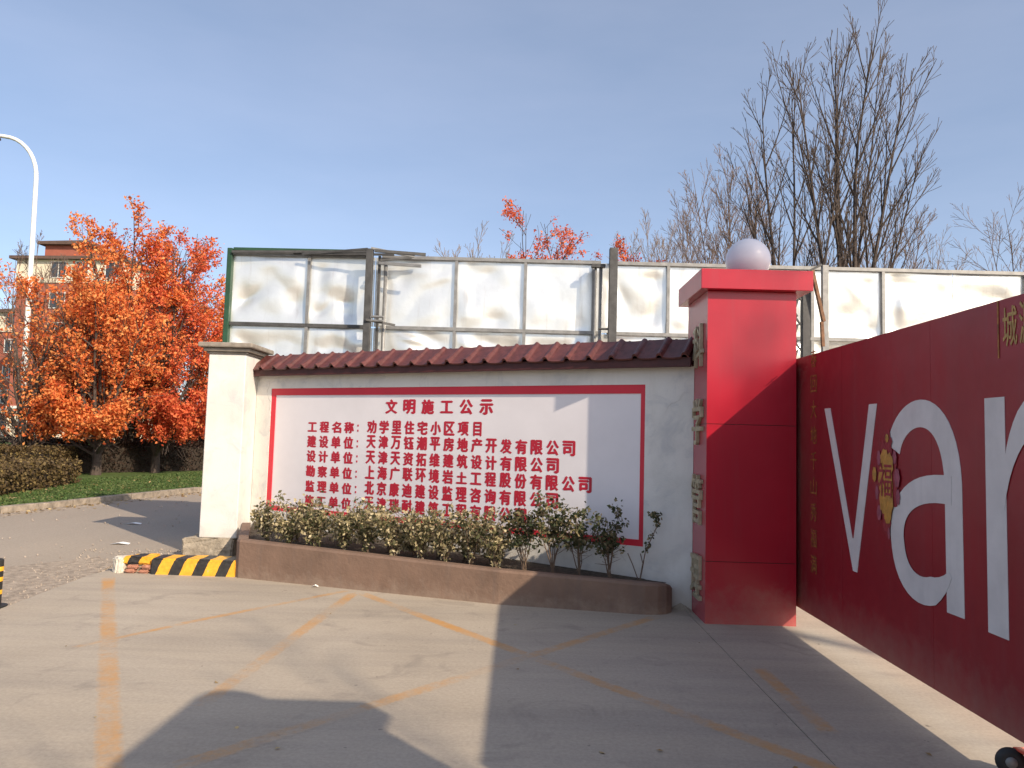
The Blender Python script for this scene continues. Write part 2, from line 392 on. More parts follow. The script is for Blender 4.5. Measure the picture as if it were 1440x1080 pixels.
_TXT = {}
def glyph(s):
    """flat triangulated lettering, normalised to its own box"""
    if s in _TXT: return _TXT[s]
    cu = bpy.data.curves.new('lettering', 'FONT'); cu.body = s; cu.size = 1; cu.resolution_u = 3
    ob = bpy.data.objects.new('lettering', cu); COL.objects.link(ob)
    dg = bpy.context.evaluated_depsgraph_get(); dg.update()
    me = bpy.data.meshes.new_from_object(ob.evaluated_get(dg))
    bpy.data.objects.remove(ob); bpy.data.curves.remove(cu)
    v = np.array([tuple(q.co) for q in me.vertices])[:, :2]; f = [tuple(p.vertices) for p in me.polygons]
    bd = {}
    for p in f:
        for i in range(len(p)):
            e = (p[i], p[(i + 1) % len(p)]); bd[tuple(sorted(e))] = None if tuple(sorted(e)) in bd else e
    bd = [e for e in bd.values() if e]
    bpy.data.meshes.remove(me)
    mn = v.min(0); sz = v.max(0) - mn
    _TXT[s] = ((v - mn) / sz, f, bd); return _TXT[s]
def text_geo(s, w, h, depth, bold):
    """stroke weight comes from a few copies shifted by up to `bold` of the width, each a hair deeper than the last"""
    v, f, bd = glyph(s); V = []; F = []
    sh = [(0, 0)] + ([(-bold, 0), (bold, 0), (0, bold * .7), (0, -bold * .7)] if bold > 0 else [])
    for k, (dx, dz) in enumerate(sh):
        d = depth - k * .00025; b = len(V); n = len(v); W = w * (1 - 2 * bold); H = h * (1 - 1.4 * bold)
        front = [((x * W + w * (bold + dx)), -d, (z * H + h * (bold * .7 + dz))) for x, z in v]
        V += front; F += [tuple(i + b for i in p) for p in f]
        if k == 0 or depth > .01:
            V += [(x, 0.0 - .0001 * k, z) for x, _, z in front]
            F += [(b + e[0], b + n + e[0], b + n + e[1], b + e[1]) for e in bd]
    return V, F

def text_part(name, s, w, h, m, parent, loc, rz=0, depth=.003, bold=0.0):
    mb = MB(); mb.v, mb.f = text_geo(s, w, h, depth, max(bold, 0)); o = mb.build(name, m, parent); o.location = loc; o.rotation_euler = (0, 0, rz); return o

# ------------------------------------------------------------------ the ground and the roads
tag(MB().prism([(-500, -300), (500, -300), (500, 900), (-500, 900)], -.3, -.06).build('ground', MT['earth']), kind='structure')
KD = Vector((.182, .983)); K0 = Vector((-8.856, 12.96))           # kerb line of the road
def kp(t, off=0):                                                # point on the kerb line, off to the right of it
    return (K0.x + KD.x * t + KD.y * off, K0.y + KD.y * t - KD.x * off)
tag(MB().prism([kp(-45), kp(-45, 9), kp(150, 9), kp(150)], -.28, -.03).build('road', MT['road']), kind='structure')
tag(MB().prism([kp(-45, -.16), kp(150, -.16), kp(150, -90), kp(-45, -90)], -.28, .07).build('lawn', MT['lawn']), kind='structure')
ap = empty('concrete_apron'); tag(ap, kind='structure')
MB().prism([(-4.05, -8), (-4.1, 5.2), (-4.24, 6.8), (-4.32, 7.75), (-4.28, 8.0), (-3.2, 8.6), (1.536, 9.2), (1.536, -8)], -.15, 0).build('concrete_slab', MT['concrete'], ap)
MB().prism([(1.542, -8), (1.542, 9.2), (9, 9.2), (9, -8)], -.15, 0).build('concrete_slab', MT['concrete'], ap)
# worn yellow lines, each sheet a little above the last where they cross
lines = [((-4.09, 7.66), (-1.1, 2.2), .135), ((-1.60, 7.36), (-2.62, 5.86), .085), ((-1.52, 7.28), (-1.70, 4.2), .125),
         ((-1.47, 7.27), (1.75, 3.35), .12), ((1.26, 6.69), (-1.5, 3.45), .12), ((1.66, 5.25), (1.68, 4.1), .12), ((-2.6, 5.86), (-3.0, 5.2), .07)]
for i, (a, b, wd) in enumerate(lines):
    a = Vector(a); b = Vector(b); d = (b - a).normalized(); n = Vector((-d.y, d.x)) * wd / 2; z = .0004 + .00008 * i
    pts = []; N = 24; r_ = random.Random(i)
    L_ = [a + (b - a) * k / N + n * (1 + r_.uniform(-.03, .03)) for k in range(N + 1)]
    R_ = [a + (b - a) * k / N - n * (1 + r_.uniform(-.03, .03)) for k in range(N + 1)]
    mb = MB().add([(p.x, p.y, z) for p in L_] + [(p.x, p.y, z) for p in R_], [(k, N + 1 + k, N + 2 + k, k + 1) for k in range(N)])
    ln = mb.build('painted_line', MT['line'], ap); uvl = ln.data.uv_layers.new(name='strip')
    for lp in ln.data.loops:
        k = lp.vertex_index; uvl.data[lp.index].uv = ((k % (N + 1)) / N, 0.0 if k > N else 1.0)
# rough strip between the apron and the road
rng = random.Random(5)
edge = [(-4.07, 3.5), (-4.1, 5.2), (-4.24, 6.8), (-4.32, 7.75), (-4.5, 8.6)]
outer = [(-4.9, 8.9), (-5.6, 7.9), (-6.2, 6.6), (-6.5, 5.0), (-6.0, 3.3)]
tag(MB().prism(edge + outer, -.2, -.018).build('dirt_verge', MT['dirt']), kind='structure')
mb = MB()
for i in range(900):
    t = rng.random(); x = -4.2 - abs(rng.gauss(0, .55)); y = rng.uniform(4.6, 9.6); r = rng.uniform(.004, .018)
    if i > 760: x = rng.uniform(-9, -4.5); y = rng.uniform(6, 16); r = rng.uniform(.006, .022)
    z = -.025
    mb.add([(x + r, y, z), (x, y + r, z), (x - r, y, z), (x, y - r, z), (x, y, z + r * 1.3)], [(0, 1, 4), (1, 2, 4), (2, 3, 4), (3, 0, 4)])
tag(mb.build('gravel', MT['stone']), kind='stuff', label='loose grit and small stones along the road edge', cat='gravel')
ke = empty('kerb', (0, 0, 0)); tag(ke, kind='structure')
rng = random.Random(3)
for k in range(60):
    t0 = -9 + k * .82; j = rng.uniform(-.012, .012)
    q = [kp(t0, j), kp(t0 + .805, j), kp(t0 + .805, -.15 + j), kp(t0, -.15 + j)]
    MB().prism(q, -.2, .085 + rng.uniform(-.008, .008)).build('kerb_stone', MT['kerb'], ke, bevel=.012)
rg_ = random.Random(44); gp = [kp(-12 + k * .5, .0) for k in range(90)] + [kp(-12 + k * .5, .22 + .3 * abs(mnoise.noise(Vector((k * .23, 0, 0)))) + rg_.uniform(0, .05)) for k in range(89, -1, -1)]
tag(MB().prism(gp, -.1, -.024).build('gutter_silt', MT['dirt']), kind='structure')
nr = np.random.default_rng(4)
# leaf litter on the lawn and along the kerb
t = nr.uniform(-8, 18, 1500); off = np.concatenate([np.abs(nr.normal(0, .25, 700)) + .02, -nr.uniform(.1, 3.2, 800)])
P_ = np.stack([K0.x + KD.x * t + KD.y * off, K0.y + KD.y * t - KD.x * off, np.where(off > 0, -.018, .085)], 1)
tag(link('leaf_litter', leaves_mesh('leaf_litter', P_, .07, MT['litter'], nr, flat=.9)), kind='stuff', label='dry fallen leaves scattered over the lawn edge and gutter', cat='leaf litter')
nr2 = np.random.default_rng(14); P2 = np.stack([nr2.uniform(-4, 2.2, 34), nr2.uniform(2.8, 8.0, 34), np.full(34, .006)], 1)
P2 = P2[(P2[:, 1] < 6.3 - .3 * P2[:, 0])]
tag(link('leaf_litter', leaves_mesh('leaf_litter', P2, .028, MT['litter'], nr2, flat=.93)), kind='stuff', label='few tiny leaf crumbs strewn on the concrete apron', cat='leaf litter')
# grass blades on the lawn
n = 26000
t = nr.uniform(-6, 16, n); off = -nr.uniform(.16, 4.2, n)
P_ = np.stack([K0.x + KD.x * t + KD.y * off, K0.y + KD.y * t - KD.x * off, np.full(n, .085)], 1)
MT['grass'] = make_leaf('grass_blade', [(.1, (.04, .075, .02)), (.5, (.085, .145, .04)), (.85, (.17, .19, .07))], .3)
tag(link('grass', leaves_mesh('grass', P_, .05, MT['grass'], nr)), kind='stuff', label='short green winter grass between the kerb and the hedges', cat='grass')

# ------------------------------------------------------------------ sign wall with tiled coping
TH = rad(28.5)
WP = (1.594, 6.926, 0)                                # where the wall meets the red pillar
wall = empty('sign_wall', WP, -TH)
tag(wall, 'white plastered wall with maroon tiled coping framing the red bordered notice board', 'wall')
X0, X1, Z0, Z1 = -5.40, -.465, .525, 2.047            # recess of the board
WL = -5.66
mb = MB()
mb.box((WL, .03, -.05), (0, .24, 2.21))
mb.box((WL, 0, -.05), (0, .03, Z0)); mb.box((WL, 0, Z1), (0, .03, 2.21))
mb.box((WL, 0, Z0), (X0, .03, Z1)); mb.box((X1, 0, Z0), (0, .03, Z1))
mb.build('wall_body', MT['plaster'], wall)
mb = MB()                                             # rough cement lumps along the foot
rng = random.Random(8)
for k in range(26):
    x = -5.6 + k * .22; r = rng.uniform(.03, .06)
    mb.add([(x - .1, 0, 0), (x + .12, 0, 0), (x + .1, -r, 0), (x - .09, -r * .8, 0), (x, -.002, r * 1.2)], [(0, 3, 2, 1), (3, 0, 4), (2, 3, 4), (1, 2, 4)])
mb.build('cement_fillet', MT['block'], wall)
MB().box((WL, -.125, 2.195), (-.0, -.10, 2.285)).build('fascia_board', MT['fascia'], wall, bevel=.004)
MB().add([(WL, -.1, 2.215), (0, -.1, 2.215), (0, .1, 2.44), (WL, .1, 2.44), (WL, .34, 2.215), (0, .34, 2.215)],
         [(0, 1, 3), (1, 2, 3), (3, 2, 5, 4), (0, 4, 5, 1), (0, 3, 4), (1, 5, 2)]).build('coping_bed', MT['fascia'], wall)
def tile_mesh():
    """clay tile: a dished pan and a tapering roll with a lip at each end; local x along the wall, y up the slope"""
    mb = MB(); P = .234; rows = 5; L = .34
    prof = [(0, .008), (.03, .002), (.09, .0), (.150, .004), (.168, .010), (.176, .030), (.188, .042), (.204, .045), (.218, .036), (.226, .016), (.234, .006)]
    n = len(prof)
    for r in range(rows + 1):
        t = r / rows; y = t * L
        sc = 1 + (.18 if r == 0 else .0) - .42 * t 
        for x, z in prof: mb.v.append((x, y, z * sc + .0))
    for r in range(rows + 1):
        t = r / rows; y = t * L
        for x, z in prof: mb.v.append((x, y, z - .016))
    o = (rows + 1) * n
    for r in range(rows):
        for k in range(n - 1):
            a = r * n + k; mb.f.append((a, a + 1, a + n + 1, a + n)); mb.f.append((o + a, o + a + n, o + a + n + 1, o + a + 1))
    for k in range(n - 1):
        mb.f.append((k, o + k, o + k + 1, k + 1)); a = rows * n + k; mb.f.append((a, a + 1, o + a + 1, o + a))
    for r in range(rows):
        a = r * n; mb.f.append((a, a + n, o + a + n, o + a)); a = r * n + n - 1; mb.f.append((a, o + a, o + a + n, a + n))
    return mb.mesh('roof_tile', MT['tile'])
tm = tile_mesh(); tm.polygons.foreach_set('use_smooth', [False] * len(tm.polygons))
rng = random.Random(12)
for side in (0, 1):
    for k in range(24):
        o = link('roof_tile', tm, wall)
        x = WL + .02 + k * .2345
        sl_ = math.atan2(.205, .27)
        if side == 0:
            o.location = (x, -.155, 2.278 + rng.uniform(-.004, .004)); o.rotation_euler = (sl_ + rng.uniform(-.02, .02), 0, rng.uniform(-.02, .02))
        else:
            o.location = (x + .234, .395, 2.262); o.rotation_euler = (sl_, 0, PI)

# the notice board in the wall's recess
board = empty('notice_board', WP, -TH)
tag(board, 'white notice board with red border and red Chinese print set in the white wall', 'notice board')
MB().box((X0 + .075, .016, Z0 + .06), (X1 - .045, .029, Z1 - .085)).build('board_face', MT['board_white'], board)
mb = MB()
mb.box((X0, .008, Z1 - .085), (X1, .0295, Z1)); mb.box((X0, .008, Z0), (X1, .0295, Z0 + .06))
mb.box((X0, .008, Z0 + .06), (X0 + .075, .0295, Z1 - .085)); mb.box((X1 - .045, .008, Z0 + .06), (X1, .0295, Z1 - .085))
mb.build('border', MT['board_red'], board)
rows = [('工程名称：', 4.768, 3.90, 1.505, 1.645, '劝学里住宅小区项目', 3.838, 2.258, 1.512, 1.668),
        ('建设单位：', 4.768, 3.90, 1.322, 1.472, '天津万钰潮平房地产开发有限公司', 3.84, 1.183, 1.34, 1.495),
        ('设计单位：', 4.765, 3.90, 1.146, 1.292, '天津天资拓维建筑设计有限公司', 3.84, 1.358, 1.162, 1.316),
        ('勘察单位：', 4.767, 3.90, .968, 1.11, '上海广联环境岩土工程股份有限公司', 3.84, 1.0, .988, 1.145),
        ('监理单位：', 4.765, 3.90, .79, .928, '北京康迪建设监理咨询有限公司', 3.84, 1.356, .808, .968),
        ('施工单位：', 4.765, 3.90, .618, .755, '天津瑞耐建筑工程有限公司', 3.836, 1.71, .632, .79)]
def board_text(name, s, sa, sb, za, zb, gap):
    """a row of separately spaced characters; gap is the share of each cell left empty"""
    n = len(s)
    me = None; vs = []; fs = []
    cell = (sa - sb + 0) / (n - gap)
    for i, ch in enumerate(s):
        if ch in ' ': continue
        if ch == '：':
            m1 = MB(); x = -sa + i * cell + .01; r = .012
            for zz in (za + .025, za + .085): m1.box((x, .0135, zz), (x + r * 1.6, .0165, zz + r * 1.9))
            b = len(vs); vs += m1.v; fs += [tuple(q + b for q in f) for f in m1.f]; continue
        wd = cell * (1 - gap); hh = zb - za
        zz = za; ww = wd; ox = -sa + i * cell
        if ch in '工土': hh *= .84; zz += (zb - za) * .06
        elif ch == '目': ww *= .74; ox += wd * .13
        gv, gf = text_geo(ch, ww, hh, .003, .06)
        b = len(vs); vs += [(x + ox, y + .0165, z + zz) for x, y, z in gv]
        fs += [tuple(q + b for q in p) for p in gf]
    mb = MB(); mb.v = vs; mb.f = fs
    return mb.build(name, MT['text_red'], board)
for k, ch in enumerate('文明施工公示'):
    text_part('title_character', ch, .175, .168 if ch != '工' else .14, MT['text_red'], board, (-3.58 + k * .253, .0165, 1.742 + (.012 if ch == "工" else 0)), 0, .003, .06)
for a, s0, s1, z0, z1, b, s2, s3, z2, z3 in rows:
    board_text('row_lettering', a, s0, s0 - .93, z0, z1, .20)
    board_text('row_lettering', b, s2, s3, z2, z3, .20)

# ------------------------------------------------------------------ white end pillar, its block, striped kerb
ep = empty('end_pillar', (-3.60, 9.5, 0))
tag(ep, 'white plastered pillar with moulded grey cap at the left end of the sign wall', 'pillar')
mb = MB(); mb.box((-.245, -.30, .2), (.215, .32, 2.44)); mb.build('shaft', MT['plaster'], ep, bevel=.012)
def slab_ring(mb, o, z0, z1): mb.box((-.245 - o, -.30 - o, z0), (.215 + o, .32 + o, z1))
cp = MB(); slab_ring(cp, .02, 2.44, 2.465); cp.build('cap_moulding', MT['capstone'], ep, bevel=.006)
cp = MB(); slab_ring(cp, .055, 2.467, 2.512); cp.build('cap_moulding', MT['capstone'], ep, bevel=.012)
cp = MB(); slab_ring(cp, .105, 2.514, 2.575); cp.build('cap_moulding', MT['capstone'], ep, bevel=.016)
def rough_block(name, pts, z0, z1, m, parent=None, sub=5, amp=.012, seed=0, loc=(0, 0, 0)):
    bm = bmesh.new(); vs = [bm.verts.new((x, y, z0)) for x, y in pts]; f = bm.faces.new(vs)
    r = bmesh.ops.extrude_face_region(bm, geom=[f]); bmesh.ops.translate(bm, verts=[g for g in r['geom'] if isinstance(g, bmesh.types.BMVert)], vec=(0, 0, z1 - z0))
    bmesh.ops.recalc_face_normals(bm, faces=bm.faces)
    bmesh.ops.bevel(bm, geom=bm.edges[:], offset=.018, segments=2, affect='EDGES')
    bmesh.ops.subdivide_edges(bm, edges=bm.edges[:], cuts=sub, use_grid_fill=True)
    for v in bm.verts:
        v.co += Vector(mnoise.noise_vector(v.co * 9 + Vector((seed, 0, 0)))) * amp + Vector(mnoise.noise_vector(v.co * 27 + Vector((seed, 9, 0)))) * amp * .5
    me = bpy.data.meshes.new(name); bm.to_mesh(me); bm.free(); me.materials.append(m)
    o = link(name, me, parent); o.location = loc; return o
o = rough_block('cement_block', [(-.42, -.30), (.20, -.32), (.20, .5), (-.42, .5)], -.05, .2, MT['block'], amp=.02, seed=4, loc=(-3.6, 9.45, 0))
tag(o, 'rough cement footing block under the white end pillar', 'block')

sk = empty('striped_kerb', (-3.53, 8.0, 0))
tag(sk, 'short kerb painted in slanted black and yellow stripes with a broken brick end', 'kerb')
rough_block('painted_kerb', [(-.24, -.14), (.655, -.155), (.655, .14), (-.24, .13)], -.05, .165, MT['stripes'], sk, amp=.005, seed=2)
rough_block('painted_kerb', [(-.56, -.10), (-.245, -.10), (-.245, .13), (-.52, .13)], .085, .165, MT['stripes'], sk, amp=.012, seed=7)
rough_block('kerb_core', [(-.53, -.06), (-.245, -.06), (-.245, .12), (-.53, .12)], -.05, .085, MT['block'], sk, amp=.008, seed=9)
rough_block('whitewashed_end', [(-.68, -.06), (-.60, -.12), (-.535, -.11), (-.535, .12), (-.65, .12)], -.05, .15, MT['white_cement'], sk, amp=.014, seed=5)
for k, (x, z) in enumerate([(-.52, .004), (-.385, .0), (-.50, .046), (-.36, .047)]):
    rough_block('brick', [(x, -.135 + .012 * (k % 2)), (x + .125, -.14 + .012 * (k % 2)), (x + .125, -.062), (x, -.062)], z, z + .04, MT['brick'], sk, sub=2, amp=.006, seed=20 + k)

# ------------------------------------------------------------------ brown planter
pl = empty('planter', (0, 0, 0))
tag(pl, 'low brown rendered planter with a rounded end along the foot of the sign wall', 'planter')
front = [(-3.32, 9.15), (-2.885, 7.86), (-2.84, 7.815)]
for k in range(1, 9): a = Vector((-2.84, 7.815)); b = Vector((-.15, 6.944)); p = a.lerp(b, k / 8); front.append((p.x, p.y))
for k in range(1, 5): a = Vector((-.15, 6.944)); b = Vector((1.0, 6.735)); p = a.lerp(b, k / 4); front.append((p.x, p.y))
front += [(1.14, 6.712), (1.25, 6.72), (1.335, 6.76), (1.39, 6.83), (1.415, 6.92), (1.42, 7.02)]
def ptop(x): return .385 + (x + 2.86) / 4.28 * (-.125)
cen = []
n = len(front)
inner = []
for i in range(n):
    p = Vector(front[i]); d = (Vector(front[min(i + 1, n - 1)]) - Vector(front[max(i - 1, 0)])).normalized()
    nn_ = Vector((-d.y, d.x)); q = p + nn_ * .11; inner.append((q.x, q.y))
mb = MB()
rng = random.Random(2)
for (x, y), (xi, yi) in zip(front, inner):
    z = ptop(x) - (.022 * max(0, len(mb.v) // 5 - (n - 4))); mb.v += [(x, y, -.05), (x, y, z - .02), (x + (xi - x) * .12, y + (yi - y) * .12, z), (xi, yi, z), (xi, yi, -.05)]
for i in range(n - 1):
    for k in range(4):
        a = i * 5 + k; mb.f.append((a, a + 5, a + 6, a + 1))
mb.f.append((0, 1, 2, 3, 4)); e = (n - 1) * 5; mb.f.append((e + 4, e + 3, e + 2, e + 1, e))
mb.build('retaining_wall', MT['planter'], pl)
wl_ = [(1.55, 6.98), (-3.33, 9.62)]
so_ = MB(); top_ = []
for i in range(n): x, y = inner[i]; so_.v.append((x, y, ptop(x) - .06))
for i in range(n):
    t_ = i / (n - 1); x = -3.33 + (1.42 + 3.33) * t_; y = 9.62 + (7.04 - 9.62) * t_; so_.v.append((x, y, ptop(x) - .03))
for i in range(n - 1): so_.f.append((i, i + 1, n + i + 1, n + i))
so_.build('soil', MT['soil'], pl)

# shrubs in the planter
def shrub(x, y, z, h, wdt, nleaf, lab, seed, m='shrub_leaf', nst=7, bare=.25):
    rg = random.Random(seed); nr = np.random.default_rng(seed)
    t = empty('planter_shrub', (x, y, z)); tag(t, lab, 'shrub', 'small leafy shrubs planted in the brown planter')
    st = MB(); tips = []
    for k in range(nst):
        a = rg.uniform(0, 2 * PI); r = rg.uniform(.1, 1) * wdt; hh = h * rg.uniform(.62, 1.08)
        p = Vector((rg.uniform(-.03, .03), rg.uniform(-.03, .03), -.02)); pts = [p]
        for j in range(1, 6):
            u = j / 5; pts.append(Vector((r * math.cos(a) * u ** 1.2 + rg.uniform(-.01, .01), r * math.sin(a) * u ** 1.2 + rg.uniform(-.01, .01), hh * u)))
        st.tube(pts, [.006, .005, .0045, .004, .003, .002], 4)
        for j in range(2, 6):
            for q in range(2):
                a2 = rg.uniform(0, 2 * PI); l = rg.uniform(.06, .14)
                e = pts[j] + Vector((math.cos(a2) * l, math.sin(a2) * l, rg.uniform(.0, .1)))
                st.tube([pts[j], e], [.0025, .0015], 3)
                for s_ in np.linspace(0.2, 1, 4): tips.append(pts[j].lerp(e, float(s_)))
        for j in range(1, 6): tips.append(pts[j])
    tips = [p for p in tips if p.z > h * bare]
    T = np.array([tuple(p) for p in tips]); idx = nr.integers(0, len(T), nleaf)
    C = T[idx] + nr.normal(0, .024, (nleaf, 3))
    C[:, 2] = np.maximum(C[:, 2], .0)
    st.build('stems', MT['stem'], t)
    link('foliage', leaves_mesh('foliage', C, .037, MT[m], nr, jit=.45), t)
    return t
def inward(p, d):   # move from the front wall of the planter towards the sign wall
    return (p[0] + .477 * d, p[1] + .879 * d)
F = [Vector(p) for p in front[2:15]]
cum = [0]
for a, b in zip(F, F[1:]): cum.append(cum[-1] + (b - a).length)
def along(s):
    for i in range(len(F) - 1):
        if s <= cum[i + 1]: return F[i].lerp(F[i + 1], (s - cum[i]) / (cum[i + 1] - cum[i]))
    return F[-1]
ords = ['first', 'second', 'third', 'fourth', 'fifth', 'sixth', 'seventh', 'eighth', 'ninth', 'tenth', 'eleventh', 'twelfth', 'thirteenth', 'fourteenth', 'fifteenth']
spec = [(.10, .42, .18, 700, 0), (.38, .34, .2, 800, 0), (.70, .42, .21, 820, 0), (1.00, .36, .2, 760, 0), (1.28, .46, .22, 900, 0), (1.60, .40, .21, 820, 0), (1.88, .44, .2, 860, 0),
        (2.14, .41, .21, 800, 0), (2.40, .48, .22, 820, 0), (2.66, .42, .19, 620, 0), (2.95, .54, .22, 760, 1), (3.22, .66, .24, 760, 1), (3.47, .58, .2, 640, 1), (3.74, .55, .2, 560, 1)]
for i, (s, h, wd, nl, k) in enumerate(spec):
    p = along(s); q = inward(p, .26 if i < 10 else .22)
    shrub(q[0], q[1], ptop(q[0]) - .05, h * 1.03, wd, nl, '%s cream and green shrub from the left, front row of the brown planter' % ords[i] if k == 0 else
          '%s front row shrub from the left, bare stems below sparse dark leaves' % ords[i], 40 + i, 'shrub_leaf' if k == 0 else 'shrub_leaf_green', nst=8 if k == 0 else 7, bare=.12 if k == 0 else .45)
for i in range(9):
    p = along(.15 + i * .29); q = inward(p, .62 - .012 * i)
    shrub(q[0], q[1], ptop(q[0]) - .05, .36 + .07 * math.sin(i * 2.3), .2, 560, '%s variegated shrub from the left, back row by the notice board' % ords[i], 70 + i)
# wispy runner at the right end
t = empty('planter_runner', (1.12, 6.96, .24)); t.scale = (1.15, 1.15, 1.25); tag(t, 'single thin leafy runner leaning up the wall right of the shrubs', 'shrub')
rg = random.Random(1); pts = [Vector((0, 0, -.04)), Vector((.03, .01, .1)), Vector((.05, .0, .22)), Vector((.10, 0, .32)), Vector((.15, .01, .42)), Vector((.14, .0, .49)), Vector((.09, -.01, .47))]
MB().tube(pts, [.006, .005, .004, .004, .003, .002, .002], 4).tube([(0, 0, 0), (-.05, 0, .12), (-.09, 0, .2)], .004, 4).tube([(.01, .02, 0), (.03, .0, .13), (.01, 0, .2)], .004, 4).build('stem', MT['stem'], t)
nr = np.random.default_rng(9); T = np.array([tuple(pts[i].lerp(pts[i + 1], u)) for i in range(2, 6) for u in (0, .2, .4, .6, .8)])
C = T[nr.integers(0, len(T), 90)] + nr.normal(0, .014, (90, 3))
link('foliage', leaves_mesh('foliage', C, .03, MT['shrub_leaf_green'], nr), t)

# ------------------------------------------------------------------ red gate pillars and globes
def gate_pillar(loc, label, chars):
    t = empty('gate_pillar', loc); tag(t, label, 'pillar', 'red gate pillars')
    W, D = .761, .75
    MB().box((.004, .004, 0), (W - .004, D - .004, 2.82)).build('core', MT['grout'], t)
    zs = [0.0, .513, 1.67, 2.82]
    for a, b in zip(zs, zs[1:]):
        lo = a + (.005 if a else 0)
        MB().box((0, 0, lo), (W, .0035, b)).build('panel', MT['red_panel'], t)
        MB().box((0, D - .0035, lo), (W, D, b)).build('panel', MT['red_panel'], t)
        MB().box((W - .0035, .004, lo), (W, D - .004, b)).build('panel', MT['side_panel'], t)
        MB().box((0, .004, lo), (.0035, D - .004, b)).build('panel', MT['side_panel'], t)
    MB().box((-.078, -.09, 2.823), (W + .112, D + .09, 2.995)).build('cap', MT['red_panel'], t, bevel=.004)
    if chars:
        for ch, (z0, z1) in zip('科学管理', [(2.18, 2.56), (1.49, 1.90), (.80, 1.23), (.165, .535)]):
            text_part('character', ch, .33, z1 - z0, MT['gold'], t, (-.002, .43, z0), -PI / 2, .028, .012)
    return t
gate_pillar((1.596, 6.45, 0), 'red panelled gate pillar with gold characters beside the sign wall', True)
gate_pillar((1.66, -.10, 0), 'red panelled gate pillar across the gateway, nearer the viewer', False)
def globe(loc, label):
    t = empty('globe_lamp', loc); tag(t, label, 'lamp', 'globe lamps on the gate pillars')
    MB().lathe([(.105, 0), (.11, .012), (.10, .03), (.085, .034)], 32).build('lamp_base', MT['white_paint'], t)
    r = .201; pr = []
    for k in range(25):
        a = -PI / 2 + .52 + (PI - .52) * k / 24; pr.append((max(.0005, r * math.cos(a)), .195 + r * math.sin(a)))
    MB().lathe(pr, 48).build('globe', MT['globe'], t, smooth=True)
globe((2.06, 6.85, 2.996), 'white opal globe lamp on the red pillar beside the sign wall')
globe((2.12, .30, 2.996), 'white opal globe lamp on the nearer gate pillar')

# ------------------------------------------------------------------ the red gate
GX = 2.40
gt = empty('gate', (GX, 6.76, 0)); tag(gt, 'long red sheet metal gate with large pale lettering standing open on the right', 'gate')
# local y runs towards the viewer as negative
cuts = [0, -1.12, -2.335, -3.56, -4.78, -5.90]
for a, b in zip(cuts, cuts[1:]):
    MB().box((0, b + .0012, .145), (.006, a - .0012 if a else -.19, 2.262)).build('gate_panel', MT['gate'], gt)
MB().box((-.012, -.188, .14), (.022, 0, 2.262)).build('hinge_stile', MT['gate_dark'], gt, bevel=.006)
mb = MB()
for z in (.25, 1.2, 2.235): mb.box((.008, -5.90, z - .025), (.048, -.19, z + .025))
for y in (-1.2, -2.4, -3.6, -4.8, -5.87): mb.box((.009, y - .025, .2755), (.047, y + .025, 1.1745)); mb.box((.009, y - .025, 1.2255), (.047, y + .025, 2.2095))
mb.build('gate_frame', MT['gate_dark'], gt)
for z in (.35, 1.2, 2.05): MB().tube([(.02, .03, z - .07), (.02, .03, z + .07)], .018, 10).build('hinge', MT['steel'], gt)
def ribbon(mb, pts, wd, d0, d1):
    """stroke of a letter on the gate face; pts are (distance from the hinge end, height)"""
    n = len(pts); P = [Vector(p) for p in pts]
    if isinstance(wd, (int, float)): wd = [wd] * n
    L = []; R = []
    for i, p in enumerate(P):
        d = (P[min(i + 1, n - 1)] - P[max(i - 1, 0)]).normalized(); nn = Vector((-d.y, d.x))
        L.append(p + nn * wd[i] / 2); R.append(p - nn * wd[i] / 2)
    b = len(mb.v)
    for i in range(n):
        for q in (L[i], R[i]):
            mb.v.append((-d1, -q.x, q.y))
        for q in (L[i], R[i]):
            mb.v.append((-d0, -q.x, q.y))
    for i in range(n - 1):
        a = b + i * 4; c = a + 4
        mb.f += [(a, a + 1, c + 1, c), (a + 1, a + 3, c + 3, c + 1), (a + 3, a + 2, c + 2, c + 3), (a + 2, a, c, c + 2)]
    mb.f += [(b, b + 2, b + 3, b + 1), (b + 4 * n - 4, b + 4 * n - 3, b + 4 * n - 1, b + 4 * n - 2)]
def bez(p0, p1, p2, p3, n=14):
    return [tuple((1 - t) ** 3 * np.array(p0) + 3 * (1 - t) ** 2 * t * np.array(p1) + 3 * (1 - t) * t * t * np.array(p2) + t ** 3 * np.array(p3)) for t in np.linspace(0, 1, n)]
# v: outer top-left at Y 5.954, foot at 5.46/5.38, top right 5.17..5.08
def yv(y): return 6.76 - y
mb = MB()
v_out = [(yv(5.955), 1.803), (yv(5.46), .63), (yv(5.395), .63), (yv(5.085), 1.803), (yv(5.20), 1.803), (yv(5.448), .86), (yv(5.468), .86), (yv(5.845), 1.803)]
nv = len(v_out)
for d_ in (.0004, .003):
    for x, z in v_out: mb.v.append((-d_, -x, z))
quads = [(0, 1, 6, 7), (1, 2, 5, 6), (2, 3, 4, 5)]
for q in quads: mb.f.append(tuple(i + nv for i in q)); mb.f.append(tuple(reversed(q)))
for i in range(nv): j = (i + 1) % nv; mb.f.append((i, j, j + nv, i + nv))
mb.build('letter', MT['letter'], gt)
mb = MB()
a_top = bez((yv(4.865), 1.50), (yv(4.78), 1.78), (yv(4.24), 1.86), (yv(4.205), 1.32), 22)
ribbon(mb, a_top + [(yv(4.202), 1.0), (yv(4.198), .608)], .165, .0004, .0030)
bowl = bez((yv(4.22), 1.28), (yv(4.60), 1.30), (yv(4.83), 1.18), (yv(4.825), .96), 14) + bez((yv(4.82), .96), (yv(4.81), .62), (yv(4.42), .60), (yv(4.24), .82), 16)[1:]
